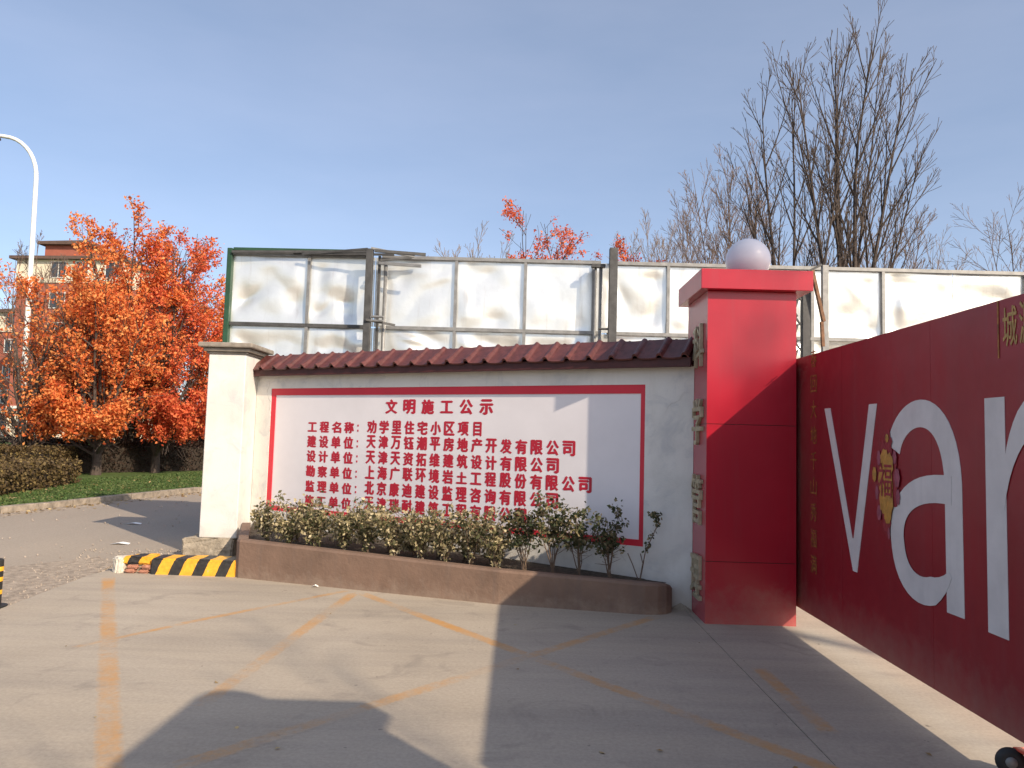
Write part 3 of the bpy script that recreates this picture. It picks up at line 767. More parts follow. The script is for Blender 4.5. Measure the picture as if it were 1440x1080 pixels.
ribbon(mb, bowl, [.16 if k < len(bowl) - 5 else .16 - .03 * (k - len(bowl) + 5) for k in range(len(bowl))], .0036, .0050)
mb.build('letter', MT['letter'], gt)
mb = MB()
ribbon(mb, [(yv(3.832), .592), (yv(3.832), 1.775)], .16, .0004, .0030)
n_ = bez((yv(3.77), 1.22), (yv(3.72), 1.88), (yv(3.10), 1.90), (yv(3.09), 1.30), 24) + [(yv(3.09), .592)]
ribbon(mb, n_, [min(.16, .01 + .02 * k) for k in range(len(n_))], .0036, .0050)
mb.build('letter', MT['letter'], gt)
# faded vertical couplet and calligraphy print
t = empty('couplet_strip', (GX - .0022, 6.21, .34)); tag(t, 'faded gold brush characters running down the hinge edge of the gate', 'couplet')
cs = '春回大地千山秀福满'
for k in range(9):
    text_part('character', cs[k], .125, .145, MT['gold_dim'], t, (0, .03, 1.86 - .05 - k * .208), -PI / 2, .001, -.008)
t = empty('gold_sticker', (GX - .0022, 3.79, 1.97)); tag(t, 'gold brush calligraphy with a thin upright rule at the top of the gate', 'sticker')
MB().box((-.001, -.006, 0), (0, .006, .29)).build('rule', MT['gold_dim'], t)
MT['gold_print'] = mat('gold_print', (.42, .26, .085), .6, var=.4, scale=26)
text_part('character', '城', .11, .20, MT['gold_print'], t, (-.0, -.035, .05), -PI / 2, .001, .012)
text_part('character', '源', .11, .21, MT['gold_print'], t, (-.0, -.160, .05), -PI / 2, .001, .012)
# the New Year paper charm with its lucky character
t = empty('paper_charm', (GX - .006, 4.95, 1.30)); tag(t, 'gold and red paper luck charm hung between the pale letters on the gate', 'paper charm')
mb = MB()
def petal(mb, cy, cz, ry, rz_, d, n=18, wob=.0, k=6, ph=0):
    b = len(mb.v); mb.v.append((-d - .003, -cy, cz))
    for i in range(n):
        a = 2 * PI * i / n; r = 1 + wob * math.cos(k * a + ph); mb.v.append((-d, -(cy + ry * r * math.cos(a)), cz + rz_ * r * math.sin(a)))
    for i in range(n): mb.f.append((b, b + 1 + i, b + 1 + (i + 1) % n))
petal(mb, 0, 0, .15, .235, .001, 40, .14, 10)
petal(mb, .02, .25, .05, .07, .002, 20, .2, 5); petal(mb, .0, -.27, .05, .08, .002, 20, .2, 5)
mb.build('red_backing', MT['foil_red'], t)
for cy, cz, ry, rz_ in [(-.015, .13, .055, .07), (.05, .10, .05, .075), (-.05, .0, .05, .09), (.035, -.02, .055, .085), (-.035, -.13, .05, .09), (.04, -.13, .055, .10), (-.15, .03, .028, .05), (.02, -.23, .045, .05), (.02, .27, .022, .028)]:
    mb = MB(); petal(mb, cy, cz, ry, rz_, .006 + .0008 * (cz > 0) + abs(cy) * .02, 18, .10, 7, cy * 50); mb.build('gold_relief', MT['foil'], t)
for cy, cz, ry, rz_ in [(.14, .02, .035, .06), (.15, -.10, .025, .05), (-.13, -.09, .022, .05), (-.10, -.22, .03, .05), (.11, .15, .025, .045), (-.10, .14, .025, .05), (.03, -.34, .015, .04)]:
    mb = MB(); petal(mb, cy, cz, ry, rz_, .004, 16, .12, 6); mb.build('pink_curl', MT['pinkish'], t)
text_part('character', '福', .17, .22, MT['foil_red'], t, (-.010, .085, -.11), -PI / 2, .001, .006)
# caster wheel carrying the gate
t = empty('caster_wheel', (-.01, 3.60 - 6.76, 0)); t.parent = gt; t.scale = (.78, .78, .78)
mb = MB(); 
prof = [(.0, -.025), (.05, -.028), (.075, -.02), (.082, 0), (.075, .02), (.05, .028), (.0, .025)]
wm = MB().lathe([(max(r, .001), z) for r, z in prof], 24).build('tyre', MT['black'], t, smooth=True); wm.rotation_euler = (PI / 2, 0, rad(-20)); wm.location = (-.075, .07, .083)
hb = MB().lathe([(.001, -.032), (.03, -.034), (.035, -.02), (.035, .02), (.03, .034), (.001, .032)], 18).build('hub', MT['steel_light'], t, smooth=True); hb.rotation_euler = (PI / 2, 0, rad(-20)); hb.location = (-.075, .07, .083)
mb = MB(); mb.box((.02, -.09, .03), (.045, .085, .15)); mb.box((-.05, -.10, .15), (.05, .09, .162))
mb.box((-.05, -.14, .04), (.05, -.09, .15)); mb.build('bracket', MT['caster_red'], t, bevel=.006)

# ------------------------------------------------------------------ metal sheet fence behind
FY = 11.0
fn = empty('site_fence', (-4.36, FY, 0), rad(.15)); tag(fn, 'tall site fence of dented galvanised sheets seen from its framed back', 'fence')
rng = random.Random(21)
mull = [0, 1.18, 2.16, 3.365, 4.39, 5.40, 6.50, 7.56, 8.62, 9.66, 10.70, 11.76, 12.82, 13.9, 15.0]
def sheet(x0, x1, z0, z1, seed, amp):
    rg = random.Random(seed); nx, nz = 34, 34; mb = MB()
    bumps = [(rg.uniform(0, 1), rg.uniform(0, 1), rg.uniform(.10, .32), rg.uniform(-1, 1), rg.uniform(0, PI), rg.uniform(1, 3)) for _ in range(7)]
    for j in range(nz + 1):
        for i in range(nx + 1):
            u, v = i / nx, j / nz; d = 0
            for cx, cz, s, a, th, el in bumps:
                du, dv = u - cx, v - cz; p = du * math.cos(th) + dv * math.sin(th); q = (-du * math.sin(th) + dv * math.cos(th)) * el
                d += a * math.exp(-(p * p + q * q) / (s * s))
            e = min(1, 6 * min(u, 1 - u)) * min(1, 6 * min(v, 1 - v))
            y = .03 + amp * e * (d + .4 * mnoise.noise(Vector((u * 3 + seed, v * 3, 0))) + .55 * (.25 - abs(mnoise.noise(Vector((u * 1.7 + seed * 1.3, v * 1.5, 4))))) * 1.6)
            mb.v.append((x0 + (x1 - x0) * u, y, z0 + (z1 - z0) * v))
    for j in range(nz):
        for i in range(nx):
            a = j * (nx + 1) + i; mb.f.append((a, a + 1, a + nx + 2, a + nx + 1))
    return mb.build('metal_sheet', MT['sheet'], fn, smooth=True)
for k in range(len(mull) - 1):
    a, b = mull[k] + .005, mull[k + 1] - .005
    sheet(a, b, 3.09, 4.13, 100 + k, .050 if k < 2 or k > 8 else .028)
    sheet(a, b, 2.06, 3.07, 200 + k, .06)
    sheet(a, b, .05, 2.04, 300 + k, .05)
for k, x in enumerate(mull[1:]):
    if k in (1, 9): continue
    for z0, z1 in ((.05, 2.025), (2.075, 3.055), (3.105, 4.105)): MB().box((x - .022, -.022, z0), (x + .022, .006, z1)).build('mullion', MT['steel_light'], fn)
for z in (.03, 2.05, 3.08, 4.13):
    for a, b in ((0.045, 2.1), (2.26, 5.5), (5.62, 15)):
        MB().box((a, -.024 - .002, z - .025), (b, .008, z + .025)).build('rail', MT['steel_light'] if z != 3.08 or a > 2 else MT['steel'], fn)
# green edge channel of the first bay
MB().box((-.03, -.06, 0), (.042, .07, 4.20)).build('green_channel', MT['green'], fn, bevel=.004)
mb = MB(); mb.bar((.043, .03, 4.20), (2.1, .03, 4.21), .09, .04); mb.build('green_channel', MT['green'], fn)
mb = MB(); mb.bar((.05, -.08, 4.135), (2.1, -.08, 4.19), .035, .035); mb.build('loose_rail', MT['steel'], fn)
mb = MB(); mb.bar((.95, -.04, 4.14), (2.45, -.10, 4.15), .03, .03); mb.bar((1.1, -.125, 4.115), (2.1, -.3, 4.175), .028, .028); mb.build('loose_rail', MT['steel'], fn)
# first support frame
fs = empty('fence_support', (-2.21, FY - .3, 0)); tag(fs, 'grey steel post frame propping the fence near its left end', 'post', 'steel frames propping the site fence')
MB().box((-.06, -.05, 0), (.035, .05, 4.17)).build('post', MT['steel'], fs, bevel=.004)
MB().box((.09, .10, 0), (.125, .16, 4.10)).build('post', MT['steel'], fs)
MB().tube([(.20, .14, 0), (.20, .14, 4.02)], .028, 12).build('pipe', MT['steel_light'], fs, smooth=True)
mb = MB(); mb.bar((.0, 0, 4.185), (.62, .1, 4.10), .045, .03); mb.build('gusset_bar', MT['steel_light'], fs)
mb = MB(); mb.bar((.05, .0, 4.15), (.78, .1, 4.135), .04, .04); mb.build('gusset_bar', MT['steel'], fs)
mb = MB(); mb.bar((.12, 0, 3.97), (.74, -.05, 3.93), .035, .04); mb.build('gusset_bar', MT['steel_light'], fs)
mb = MB(); mb.bar((.14, 0.02, 4.015), (.58, .08, 4.08), .03, .03); mb.build('gusset_bar', MT['steel'], fs)
for z in (3.12, 3.18): MB().tube([(.05, -.06, z), (.23, -.06, z)], .018, 10).build('clamp', MT['steel_light'], fs)
mb = MB(); mb.bar((-.02, -.08, 3.13), (.38, .05, 3.08), .03, .03); mb.build('clamp', MT['steel'], fs)
# second support post
fs = empty('fence_support', (1.28, FY - .35, 0)); tag(fs, 'dark steel post rising above the fence behind the notice board', 'post', 'steel frames propping the site fence')
MB().box((-.055, -.05, 0), (.06, .06, 4.26)).build('post', MT['steel'], fs, bevel=.004)
MB().tube([(-.16, .14, 0), (-.16, .14, 4.02)], .026, 12).build('pipe', MT['steel_light'], fs, smooth=True)
MB().tube([(-.235, .14, 0), (-.235, .14, 4.0)], .018, 12).build('pipe', MT['steel_light'], fs, smooth=True)
MB().box((-.30, .08, 4.0), (-.10, .16, 4.05)).build('pipe_cap', MT['steel'], fs)
MB().tube([(-.19, .0, 3.09), (.0, 0, 3.09)], .016, 8).build('clamp', MT['steel'], fs)
# third support frame right of the pillar
fs = empty('fence_support', (4.05, FY - .5, 0)); tag(fs, 'steel post frame with a rusty diagonal brace right of the red pillar', 'post', 'steel frames propping the site fence')
MB().box((-.10, .06, 0), (.01, .16, 3.94)).build('post', MT['steel'], fs, bevel=.004)
MB().box((.14, -.04, 0), (.225, .03, 4.05)).build('post', MT['steel_light'], fs, bevel=.004)
mb = MB(); mb.bar((.0, -.02, 3.97), (.16, -.02, 3.25), .04, .06, (0, 1, 0)); mb.bar((.13, -.02, 3.245), (.15, -.02, 2.9), .04, .05, (0, 1, 0)); mb.build('brace', MT['rust'], fs)
mb = MB(); mb.bar((-.05, .0, 3.96), (.14, 0, 4.06), .04, .03); mb.bar((-.12, .0, 2.74), (.2, 0, 2.82), .03, .04); mb.build('cross_bar', MT['steel'], fs)
mb = MB()
for k in range(9):
    z = 3.7 - k * .12; mb.bar((-.2 + .05 * math.sin(k * 2.1), .1, z), (-.16 + .05 * math.sin(k * 2.1 + 2), .1, z - .13), .05 + .02 * math.sin(k * 1.7), .02)
mb.build('torn_sheet', MT['steel'], fs)
fs = empty('loose_brace', (7.1, FY - .45, 0)); tag(fs, 'pale bent pipe brace showing over the top edge of the gate', 'pipe')
MB().tube([(0.0, 0, 0), (0, 0, 3.55), (.03, 0, 3.78), (.12, 0, 3.86), (.9, 0, 4.1)], .045, 12).build('pipe', MT['steel_light'], fs, smooth=True)

# ------------------------------------------------------------------ street lamp and bollard
t = empty('street_lamp', (-16.96, 25.5, 0)); t.scale = (1.275, 1.275, 1.275); t.location.z = -.41; tag(t, 'tall white street lamp with a curved arm rising beside the orange trees', 'street lamp')
pts = [(0, 0, 0), (0, 0, 3), (-.04, 0, 6.2), (-.07, 0, 8.2)]
for k in range(1, 10):
    a = k / 9 * PI / 2 * .97; pts.append((-.07 - 1.0 * (1 - math.cos(a)), 0, 8.2 + 1.17 * math.sin(a)))
pts += [(-1.6, 0, 9.44), (-2.2, 0, 9.52)]
MB().tube(pts, [.085, .072, .062, .056] + [.052] * 9 + [.048, .042], 16).build('pole', MT['white_paint'], t, smooth=True)
MB().box((-2.75, -.14, 9.45), (-2.05, .14, 9.56)).build('lamp_head', MT['white_paint'], t, bevel=.03)
MB().lathe([(.18, 0), (.18, .03), (.125, .12), (.12, .4)], 16).build('base_plate', MT['white_paint'], t)
MB().tube([(-1.15, 0, 9.3), (-1.35, 0, 9.24)], .05, 8).build('camera_stub', MT['steel'], t)
t = empty('bollard', (-4.30, 6.30, 0)); tag(t, 'black bollard with yellow bands at the left edge of the apron', 'bollard')
MB().lathe([(.052, 0), (.052, .375), (.045, .385), (.02, .392)], 24).build('post', MT['black'], t)
for z in (.10, .205, .29): MB().lathe([(.0535, z), (.0535, z + .035)], 24).build('yellow_band', MT['yellow'], t)
MB().lathe([(.10, 0), (.10, .008), (.06, .012)], 20).build('foot', MT['black'], t)

# ------------------------------------------------------------------ small litter
rng = random.Random(31)
for (x, y, z, lab) in [(-6.1, 12.1, -.028, 'scrap of white paper lying on the grey road'), (-1.95, 7.46, .002, 'small white scrap at the foot of the brown planter'),
                       (-5.2, 10.0, -.028, 'small pale wrapper on the road left of the cement block')]:
    mb = MB(); s = .09 if y > 9 else .035
    if y > 9: s = .12
    mb.add([(-s, -s * .4, .004), (0, -s * .5, .02), (s, -s * .3, .003), (s * .8, s * .5, .01), (0, s * .4, .025), (-s * .9, s * .5, .002)], [(0, 1, 4, 5), (1, 2, 3, 4)])
    o = mb.build('paper_scrap', MT['paper']); o.location = (x, y, z); tag(o, lab, 'litter', 'scraps of litter')

# ------------------------------------------------------------------ trees
def branch(mb, p, d, L, r, lvl, rg, P, tips):
    """one limb with its side shoots; P: list per level of (steps, wander, lift, children, angle, length share, sides)"""
    steps, wander, lift, nch, ang, lsh, sides = P[lvl]
    pts = [p.copy()]; d = d.normalized(); dirs = [d.copy()]
    for k in range(steps):
        d = (d + Vector((rg.gauss(0, wander), rg.gauss(0, wander), rg.gauss(0, wander * .6) + lift))).normalized()
        p = p + d * (L / steps); pts.append(p.copy()); dirs.append(d.copy())
    r1 = P[-1]
    mb.tube(pts, [r + (r1 - r) * (k / steps) ** .8 for k in range(steps + 1)], sides, caps=False)
    if lvl >= len(P) - 3: tips.extend(pts[1:])
    if lvl + 2 >= len(P): return
    ph = rg.uniform(0, 6)
    for c in range(nch):
        u0 = .30 if lvl == 0 else .18; u = u0 + (.92 - u0) * (c + rg.random()) / nch; k = min(int(u * steps), steps - 1)
        q = pts[k].lerp(pts[k + 1], u * steps - k); dd = dirs[k]
        ph += 2.4 + rg.uniform(-.5, .5)
        a = dd.cross(Vector((math.cos(ph), math.sin(ph), .1))).normalized()
        th = rad(ang * rg.uniform(.7, 1.3)); nd = dd * math.cos(th) + a * math.sin(th)
        branch(mb, q, nd, L * lsh * (1.15 - .75 * u) * rg.uniform(.7, 1.25), max(r * (1 - .7 * u) * .55, P[-1]), lvl + 1, rg, P, tips)

def autumn_tree(x, y, h, seed, label, nleaf, m='orange_leaf', spread=1.0, trunkh=.85, leaf=.088, zmin=0, z0=.0, lean=0, group='orange leaved trees beyond the lawn'):
    rg = random.Random(seed); nr = np.random.default_rng(seed)
    t = empty('autumn_tree', (x, y, z0)); tag(t, label, 'tree', group)
    P = [(5, .05, .05, 0, 0, 0, 8), (8, .06, .055, 9, 38, .42, 6), (5, .09, .05, 6, 38, .5, 4), (3, .10, .03, 0, 0, 0, 3), .008]
    mb = MB(); tips = []
    mb.tube([(0, 0, -.1), (.02, 0, trunkh * .5), (.0 + lean * .2, .03, trunkh)], [.17, .13, .12], 9, caps=False)
    nl = 8
    for k in range(nl):
        a = 2 * PI * k / nl + rg.uniform(-.4, .4); el = rg.uniform(48, 72) if k % 2 else rg.uniform(72, 86)
        d = Vector((math.cos(a) * math.cos(rad(el)) * spread, math.sin(a) * math.cos(rad(el)) * spread, math.sin(rad(el))))
        L = (h - trunkh) * (rg.uniform(.88, 1.0) if el > 72 else rg.uniform(.6, .85))
        branch(mb, Vector((lean * .2, .03, trunkh * rg.uniform(.7, 1.0))), d, L, .075, 1, rg, P, tips)
    for k in range(4):                                # low spreading limbs
        a = rg.uniform(0, 2 * PI); el = rg.uniform(20, 40)
        d = Vector((math.cos(a) * math.cos(rad(el)), math.sin(a) * math.cos(rad(el)), math.sin(rad(el))))
        branch(mb, Vector((0, .0, trunkh * rg.uniform(.6, 1.0))), d, h * .33, .05, 1, rg, P, tips)
    mb.build('trunk', MT['bark_dark'], t)
    T = np.array([tuple(p) for p in tips])
    T = T[(T[:, 2] > 1.2)]
    # leaves come in clumps on some shoots; others stay bare
    keep = np.array([mnoise.noise(Vector(p) * .9 + Vector((seed, 0, 0))) > -.28 for p in T]); T = T[keep]
    if zmin: T = T[(T[:, 2] > zmin)]
    k0 = nr.integers(0, len(T), int(nleaf * 1.75) // 7); cl = T[k0]
    C = np.repeat(cl, 7, axis=0) + nr.normal(0, .085, (len(cl) * 7, 3))
    link('crown', leaves_mesh('crown', C, leaf, MT[m], nr, jit=.45), t)
    return t
G2 = 'red autumn trees showing above the fence'
autumn_tree(-12.6, 22.5, 6.9, 1, 'orange leaved tree right of the street lamp, its dark trunk forking low', 15000, spread=1.0)
autumn_tree(-13.0, 25.0, 8.9, 2, 'tallest orange tree left of the white pillar with one high pale orange spire', 17000, spread=.8)
autumn_tree(-11.8, 24.5, 8.1, 3, 'deep red and orange tree between the tallest tree and the white pillar', 15000, 'red_leaf', spread=.85)
autumn_tree(-11.4, 28.0, 7.3, 4, 'orange tree standing close behind the white end pillar', 14000, spread=1.1)
autumn_tree(-13.9, 23.6, 6.0, 10, 'bushy golden orange tree in front of the street lamp and brick block', 9000, spread=.62)
autumn_tree(-14.6, 22.2, 5.0, 5, 'sparse orange tree with spread bare lower branches at the left edge', 700, spread=1.3)
autumn_tree(-14.6, 28.5, 7.0, 6, 'orange tree in front of the brick apartment block, behind the lamp', 11000)
autumn_tree(-11.9, 31.5, 7.6, 7, 'dull red tree seen through the gaps of the front orange trees', 10000, 'red_leaf')
autumn_tree(.45, 28, 10.0, 8, 'red leaved tree top rising above the middle of the metal fence', 5200, 'red_leaf', spread=.32, group=G2, zmin=6.6)
autumn_tree(3.9, 28, 8.7, 9, 'low red tree tip just above the fence by the dark post', 2600, 'red_leaf', spread=.4, group=G2, zmin=6.2)

def bare_tree(x, y, h, seed, label, stems, m='bark_dark', r0=.13, tw=.006, nch=(11, 6, 2), group='bare winter trees behind the fence', fork=1.8, cat='tree', ang=26, shoot=.34):
    rg = random.Random(seed); t = empty('bare_tree', (x, y, -.06)); tag(t, label, cat, group)
    P = [(10, .022, .02, nch[0], ang, shoot, 7), (7, .028, .06, nch[1], ang - 2, .50, 4), (4, .03, .05, nch[2], 22, .55, 3), (3, .03, .03, 0, 0, 0, 3), tw]
    tips = []
    tr = MB(); tr.tube([(0, 0, -.1), (.02, 0, fork * .5), (0, 0, fork)], [r0 * 1.7, r0 * 1.45, r0 * 1.3], 10, caps=False); tr.build('trunk', MT[m], t)
    mb = MB()
    for dx, dy, L, s in stems:
        branch(mb, Vector((0, 0, fork * rg.uniform(.8, 1))), Vector((dx, dy, 1)), L, r0 * s, 0, rg, P, tips)
    mb.build('crown', MT[m], t); return t
# (dx, dy, length, thickness) of each stem
bare_tree(8.0, 18.5, 12.6, 11, 'tall bare tree with many upright dark stems behind the gate', [(-.10, .02, 9.2, .9), (-.02, .05, 10.2, .85), (.08, -.03, 10.5, 1.0), (.17, .05, 9.8, .8), (.04, .14, 9.9, .6), (.11, .1, 10.3, .6), (.25, 0, 7.2, .6)], r0=.105, fork=2.3, nch=(12, 6, 2), tw=.007, ang=22, shoot=.30)
bare_tree(6.75, 18.9, 10.5, 12, 'bare dark tree just left of the tallest one, behind the globe lamp', [(-.08, .05, 9.2, 1.0), (.05, .0, 9.6, .8), (.12, -.1, 8.0, .6), (-.16, .1, 7.0, .6)], r0=.085)
D_ = dict(nch=(14, 7, 3), shoot=.30)
bare_tree(7.0, 25, 9, 13, 'dense brownish bare tree behind the globe lamp', [(-.14, 0, 9.4, .8), (.0, .05, 9.9, .8), (.12, -.05, 9.2, .8), (.05, .1, 9.2, .6), (-.20, 0, 8.3, .6), (.2, .05, 8.5, .6)], 'bark_brown', r0=.07, **D_)
bare_tree(8.6, 29, 8, 14, 'bushy bare tree low between the tall trunks', [(-.14, 0, 8.4, .8), (.0, .05, 8.8, .8), (.14, -.05, 8.2, .8)], 'bark_brown', r0=.07, **D_)
bare_tree(6.75, 31, 7.5, 15, 'slender bare poplar left of the globe lamp', [(-.08, 0, 9.4, .8), (.03, .05, 9.8, .8), (.1, -.05, 9.0, .6)], 'bark_brown', r0=.06, **D_)
bare_tree(5.2, 31, 6.5, 16, 'small bare tree leftmost of the winter row', [(-.1, 0, 8.7, .8), (.0, .05, 9.0, .8), (.1, -.05, 8.6, .6)], 'bark_pale', r0=.06, **D_)
bare_tree(6.6, 34, 6.5, 17, 'pale bare tree among the small ones left of the globe lamp', [(-.12, 0, 9.3, .8), (.0, .05, 9.9, .8), (.12, -.05, 9.4, .6)], 'bark_pale', r0=.06, **D_)
bare_tree(12.6, 26, 8, 18, 'bare tree with spreading twigs right of the tallest one', [(-.16, 0, 8.2, .8), (-.05, .05, 8.6, .8), (.12, -.05, 7.9, .7), (.22, 0, 7.2, .6), (-.3, .1, 7.8, .6)], 'bark_brown', r0=.07, **D_)
bare_tree(11.4, 30, 8, 19, 'pale bushy bare tree behind the right hand branches', [(-.2, 0, 7.6, .8), (-.05, .05, 8.2, .8), (.16, -.05, 8.0, .7)], 'bark_pale', r0=.07, **D_)
bare_tree(18.9, 28, 8, 20, 'bare tree with arching twigs at the right edge above the gate', [(-.22, 0, 8.6, .8), (-.05, .05, 9.4, .8), (.12, -.05, 9.2, .7), (-.4, .1, 7.8, .7)], 'bark_brown', r0=.07, ang=36, nch=(12, 6, 3))
bare_tree(16.6, 31, 8, 21, 'small bare shrubby tree low over the fence near the right edge', [(-.2, 0, 8.0, .8), (.05, .05, 8.9, .8), (.2, -.05, 8.3, .7)], 'bark_pale', r0=.06)
for i, (x, y, h) in enumerate([(-3.3, 52, 15.5), (-4.9, 54, 14.8), (-1.6, 55, 14.8)]):
    bare_tree(x, y, h, 30 + i, ['faint distant bare tree above the fence left of the red tree', 'leftmost faint distant bare tree above the fence', 'faint distant bare tree hard against the red tree'][i],
              [(-.12, 0, h * .84, .8), (.0, .05, h * .88, .8), (.12, -.05, h * .84, .7)], 'bark_pale', r0=.08, nch=(12, 6, 3), tw=.012)
for i, (x, y) in enumerate([(-17.3, 26), (-18.8, 30)]):
    bare_tree(x, y, 8, 40 + i, ['bare slender tree at the left edge before the brick block', 'faint bare tree farther behind at the left edge'][i],
              [(-.2, 0, 6.0, .8), (.0, .05, 6.6, .8), (.2, -.05, 6.0, .7)], 'bark_brown', r0=.07, nch=(8, 6, 4))
# street trees behind the viewer, towards the sun; twig shade on the floor, the tall one added to shade pillar and globe
for i, (x, y, h, fk, dn) in enumerate([(15.9, -8.5, 17.0, 12.5, 5), (10.6, -8.8, 12.2, 6.5, 4)]):
    bt = bare_tree(x, y, h, 50 + i, ['tall unseen tree added toward the sun to shade the pillar top', 'smaller bare tree outside the gate behind the nearer pillar'][i],
              [(-.12, .05, (h - fk) * .8, .8), (.0, .05, h - fk, .8), (.12, -.1, (h - fk) * .8, .7)] if i == 0 else
              [(-.3, .1, (h - fk) * .9, .8), (.0, .05, h - fk, .8), (.3, -.15, (h - fk) * .9, .7), (-.1, .35, (h - fk) * .9, .6)],
              'bark_dark', r0=.06 if i == 0 else .05, nch=(dn, 4, 2), tw=.006, group='street trees outside the gate', fork=fk)
    if i == 0:                                        # leaf cluster added out of view to shade the globe and pillar top
        nr = np.random.default_rng(77); q = nr.normal(0, 1, (2200, 3)); q *= (nr.uniform(0, 1, (2200, 1)) ** .33) / np.linalg.norm(q, axis=1, keepdims=True); q = q * (.62, .62, .42) + (.2, .3, 15.72)
        link('shade_leaves', leaves_mesh('shade_leaves', q, .06, MT['litter'], nr), bt)

# ------------------------------------------------------------------ hedges
def hedge(poly, h, nleaf, label, m, seed, leaf=.075):
    nr = np.random.default_rng(seed); t = empty('hedge', (poly[0][0], poly[0][1], .07)); tag(t, label, 'hedge')
    ox, oy = poly[0]; P = [Vector((x - ox, y - oy)) for x, y in poly]; c = sum(P, Vector((0, 0))) / len(P)
    core = [c + (p - c) * .93 for p in P]
    MB().prism([(p.x, p.y) for p in core], 0, h * .86).build('twigs', MT['hedge_core'], t)
    pts = []
    per = [(P[i], P[(i + 1) % len(P)]) for i in range(len(P))]
    Ls = np.array([(b - a).length for a, b in per]); area_side = Ls * h
    A = sum((a.x * b.y - b.x * a.y) for a, b in per) / 2; A = abs(A)
    tot = area_side.sum() + A
    for (a, b), s_ in zip(per, area_side):
        k = int(nleaf * s_ / tot); u = nr.uniform(0, 1, k); z = nr.uniform(.02, h, k)
        X = a.x + (b.x - a.x) * u; Y = a.y + (b.y - a.y) * u
        pts.append(np.stack([X, Y, z], 1))
    k = int(nleaf * A / tot); u = nr.uniform(0, 1, k); v = nr.uniform(0, 1, k)
    q0 = np.array(P[0]); q1 = np.array(P[1]); q2 = np.array(P[2]); q3 = np.array(P[3])
    XY = (q0 * (1 - u)[:, None] + q1 * u[:, None]) * (1 - v)[:, None] + (q3 * (1 - u)[:, None] + q2 * u[:, None]) * v[:, None]
    pts.append(np.concatenate([XY, np.full((k, 1), h)], 1))
    C = np.concatenate(pts)
    bump = np.array([mnoise.noise(Vector((p[0] * 1.6 + seed, p[1] * 1.6, p[2] * 2))) for p in C])
    C += nr.normal(0, .045, C.shape); C[:, 2] += bump * .10; C[:, 0] += bump * .08
    link('foliage', leaves_mesh('foliage', C, leaf, MT[m], nr), t)
hedge([(-9.9, 13.0), (-11.05, 18.9), (-13.4, 19.4), (-13.0, 13.0)], .50, 20000, 'low clipped yellowish hedge on the lawn in front of the orange trees', 'hedge_leaf', 61)
hedge([(-12.9, 20.9), (-13.3, 22.6), (-16, 22.6), (-16, 20.6)], .74, 9000, 'second clipped hedge row behind the low front hedge at the left edge', 'hedge_leaf', 62)
hedge([(-13.6, 22.6), (-9.6, 28.6), (-12.8, 30.5), (-17, 24.0)], .92, 14000, 'dark brown hedge under the orange trees', 'hedge_dark', 63)
hedge([(-18, 36), (-9, 38), (-9, 40), (-18, 38)], 1.5, 5000, 'far dull hedge before the apartment block', 'hedge_dark', 64, .12)

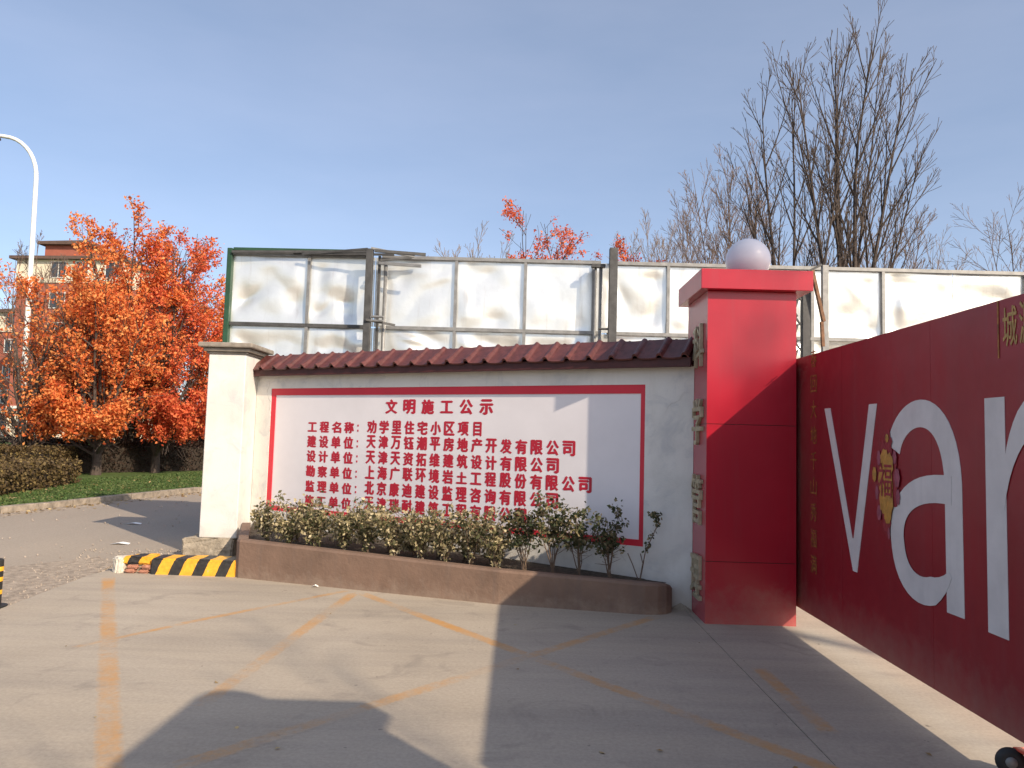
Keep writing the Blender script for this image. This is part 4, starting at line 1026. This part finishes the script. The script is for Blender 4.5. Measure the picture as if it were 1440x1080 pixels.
# ------------------------------------------------------------------ apartment blocks
def apartment(loc, rz, W, D, floors, fh, label, bays, tower=None):
    t = empty('apartment_block', loc, rz); tag(t, label, 'building')
    H = floors * fh
    MB().box((0, 0, 0), (W, D, 3.2)).build('base_storey', MT['cream'], t)
    MB().box((0, 0, 3.2), (W, D, H - 2.6)).build('wall', MT['brickwall'], t)
    MB().box((-.1, -.1, H - 2.6), (W + .1, D + .1, H - .3)).build('top_storey', MT['cream'], t)
    MB().box((-.1, -.1, 3.1), (W + .1, -.003, 3.35)).build('string_course', MT['window_white'], t)
    MB().box((-.6, -.6, H - .3), (W + .6, D + .6, H)).build('eaves', MT['roof'], t)
    a = (-.6, -.6, H); mb = MB(); rw, rd = W + .6, D + .6
    mb.add([(-.6, -.6, H), (rw, -.6, H), (rw, rd, H), (-.6, rd, H), (1.6, D / 2, H + 1.2), (W - 1.6, D / 2, H + 1.2)], [(0, 1, 5, 4), (1, 2, 5), (2, 3, 4, 5), (3, 0, 4), (0, 3, 2, 1)])
    mb.build('roof', MT['roof'], t)
    if tower:
        x0, x1, up = tower
        MB().box((x0, .4, H), (x1, 5, H + up)).build('attic', MT['brickwall'], t)
        MB().box((x0 - .5, -.1, H + up), (x1 + .5, 5.5, H + up + .3)).build('attic_roof', MT['roof'], t)
        mb = MB(); mb.add([(x0 - .5, -.1, H + up + .3), (x1 + .5, -.1, H + up + .3), (x1 + .5, 5.5, H + up + .3), (x0 - .5, 5.5, H + up + .3), ((x0 + x1) / 2, 2.5, H + up + 1.1)], [(0, 1, 4), (1, 2, 4), (2, 3, 4), (3, 0, 4), (0, 3, 2, 1)])
        mb.build('attic_roof', MT['roof'], t)
    for f in range(floors):
        for bx, bw in bays:
            z0 = f * fh + 1.0; z1 = z0 + 1.5
            mb = MB(); mb.box((bx - .08, -.06, z0 - .08), (bx + bw + .08, -.11 + .11 - .002, z0)); mb.box((bx - .08, -.06, z1), (bx + bw + .08, -.002, z1 + .08))
            mb.box((bx - .08, -.06, z0), (bx, -.002, z1)); mb.box((bx + bw, -.06, z0), (bx + bw + .08, -.002, z1)); mb.box((bx + bw / 2 - .03, -.06, z0), (bx + bw / 2 + .03, -.002, z1))
            fr = mb.build('window', MT['window_white'], t)
            if f == floors - 1: fr.location = (0, -.1, 0)
            MB().box((bx, -.03, z0), (bx + bw, -.004, z1)).build('pane', MT['glass'], fr)
    return t
apartment((-50.6, 74, 0), rad(-4), 10.2, 9, 6, 3.05, 'red brick apartment block with cream top storey and brown hipped roof', [(3.6, 1.5), (6.2, 1.2), (9.3, 1.8)], (2.4, 7, 1.3))
apartment((-62.0, 88, 0), rad(-4), 7.5, 10, 5, 3.0, 'farther apartment block cut off by the left edge of the picture', [(1.0, 1.5), (4.0, 1.5)])
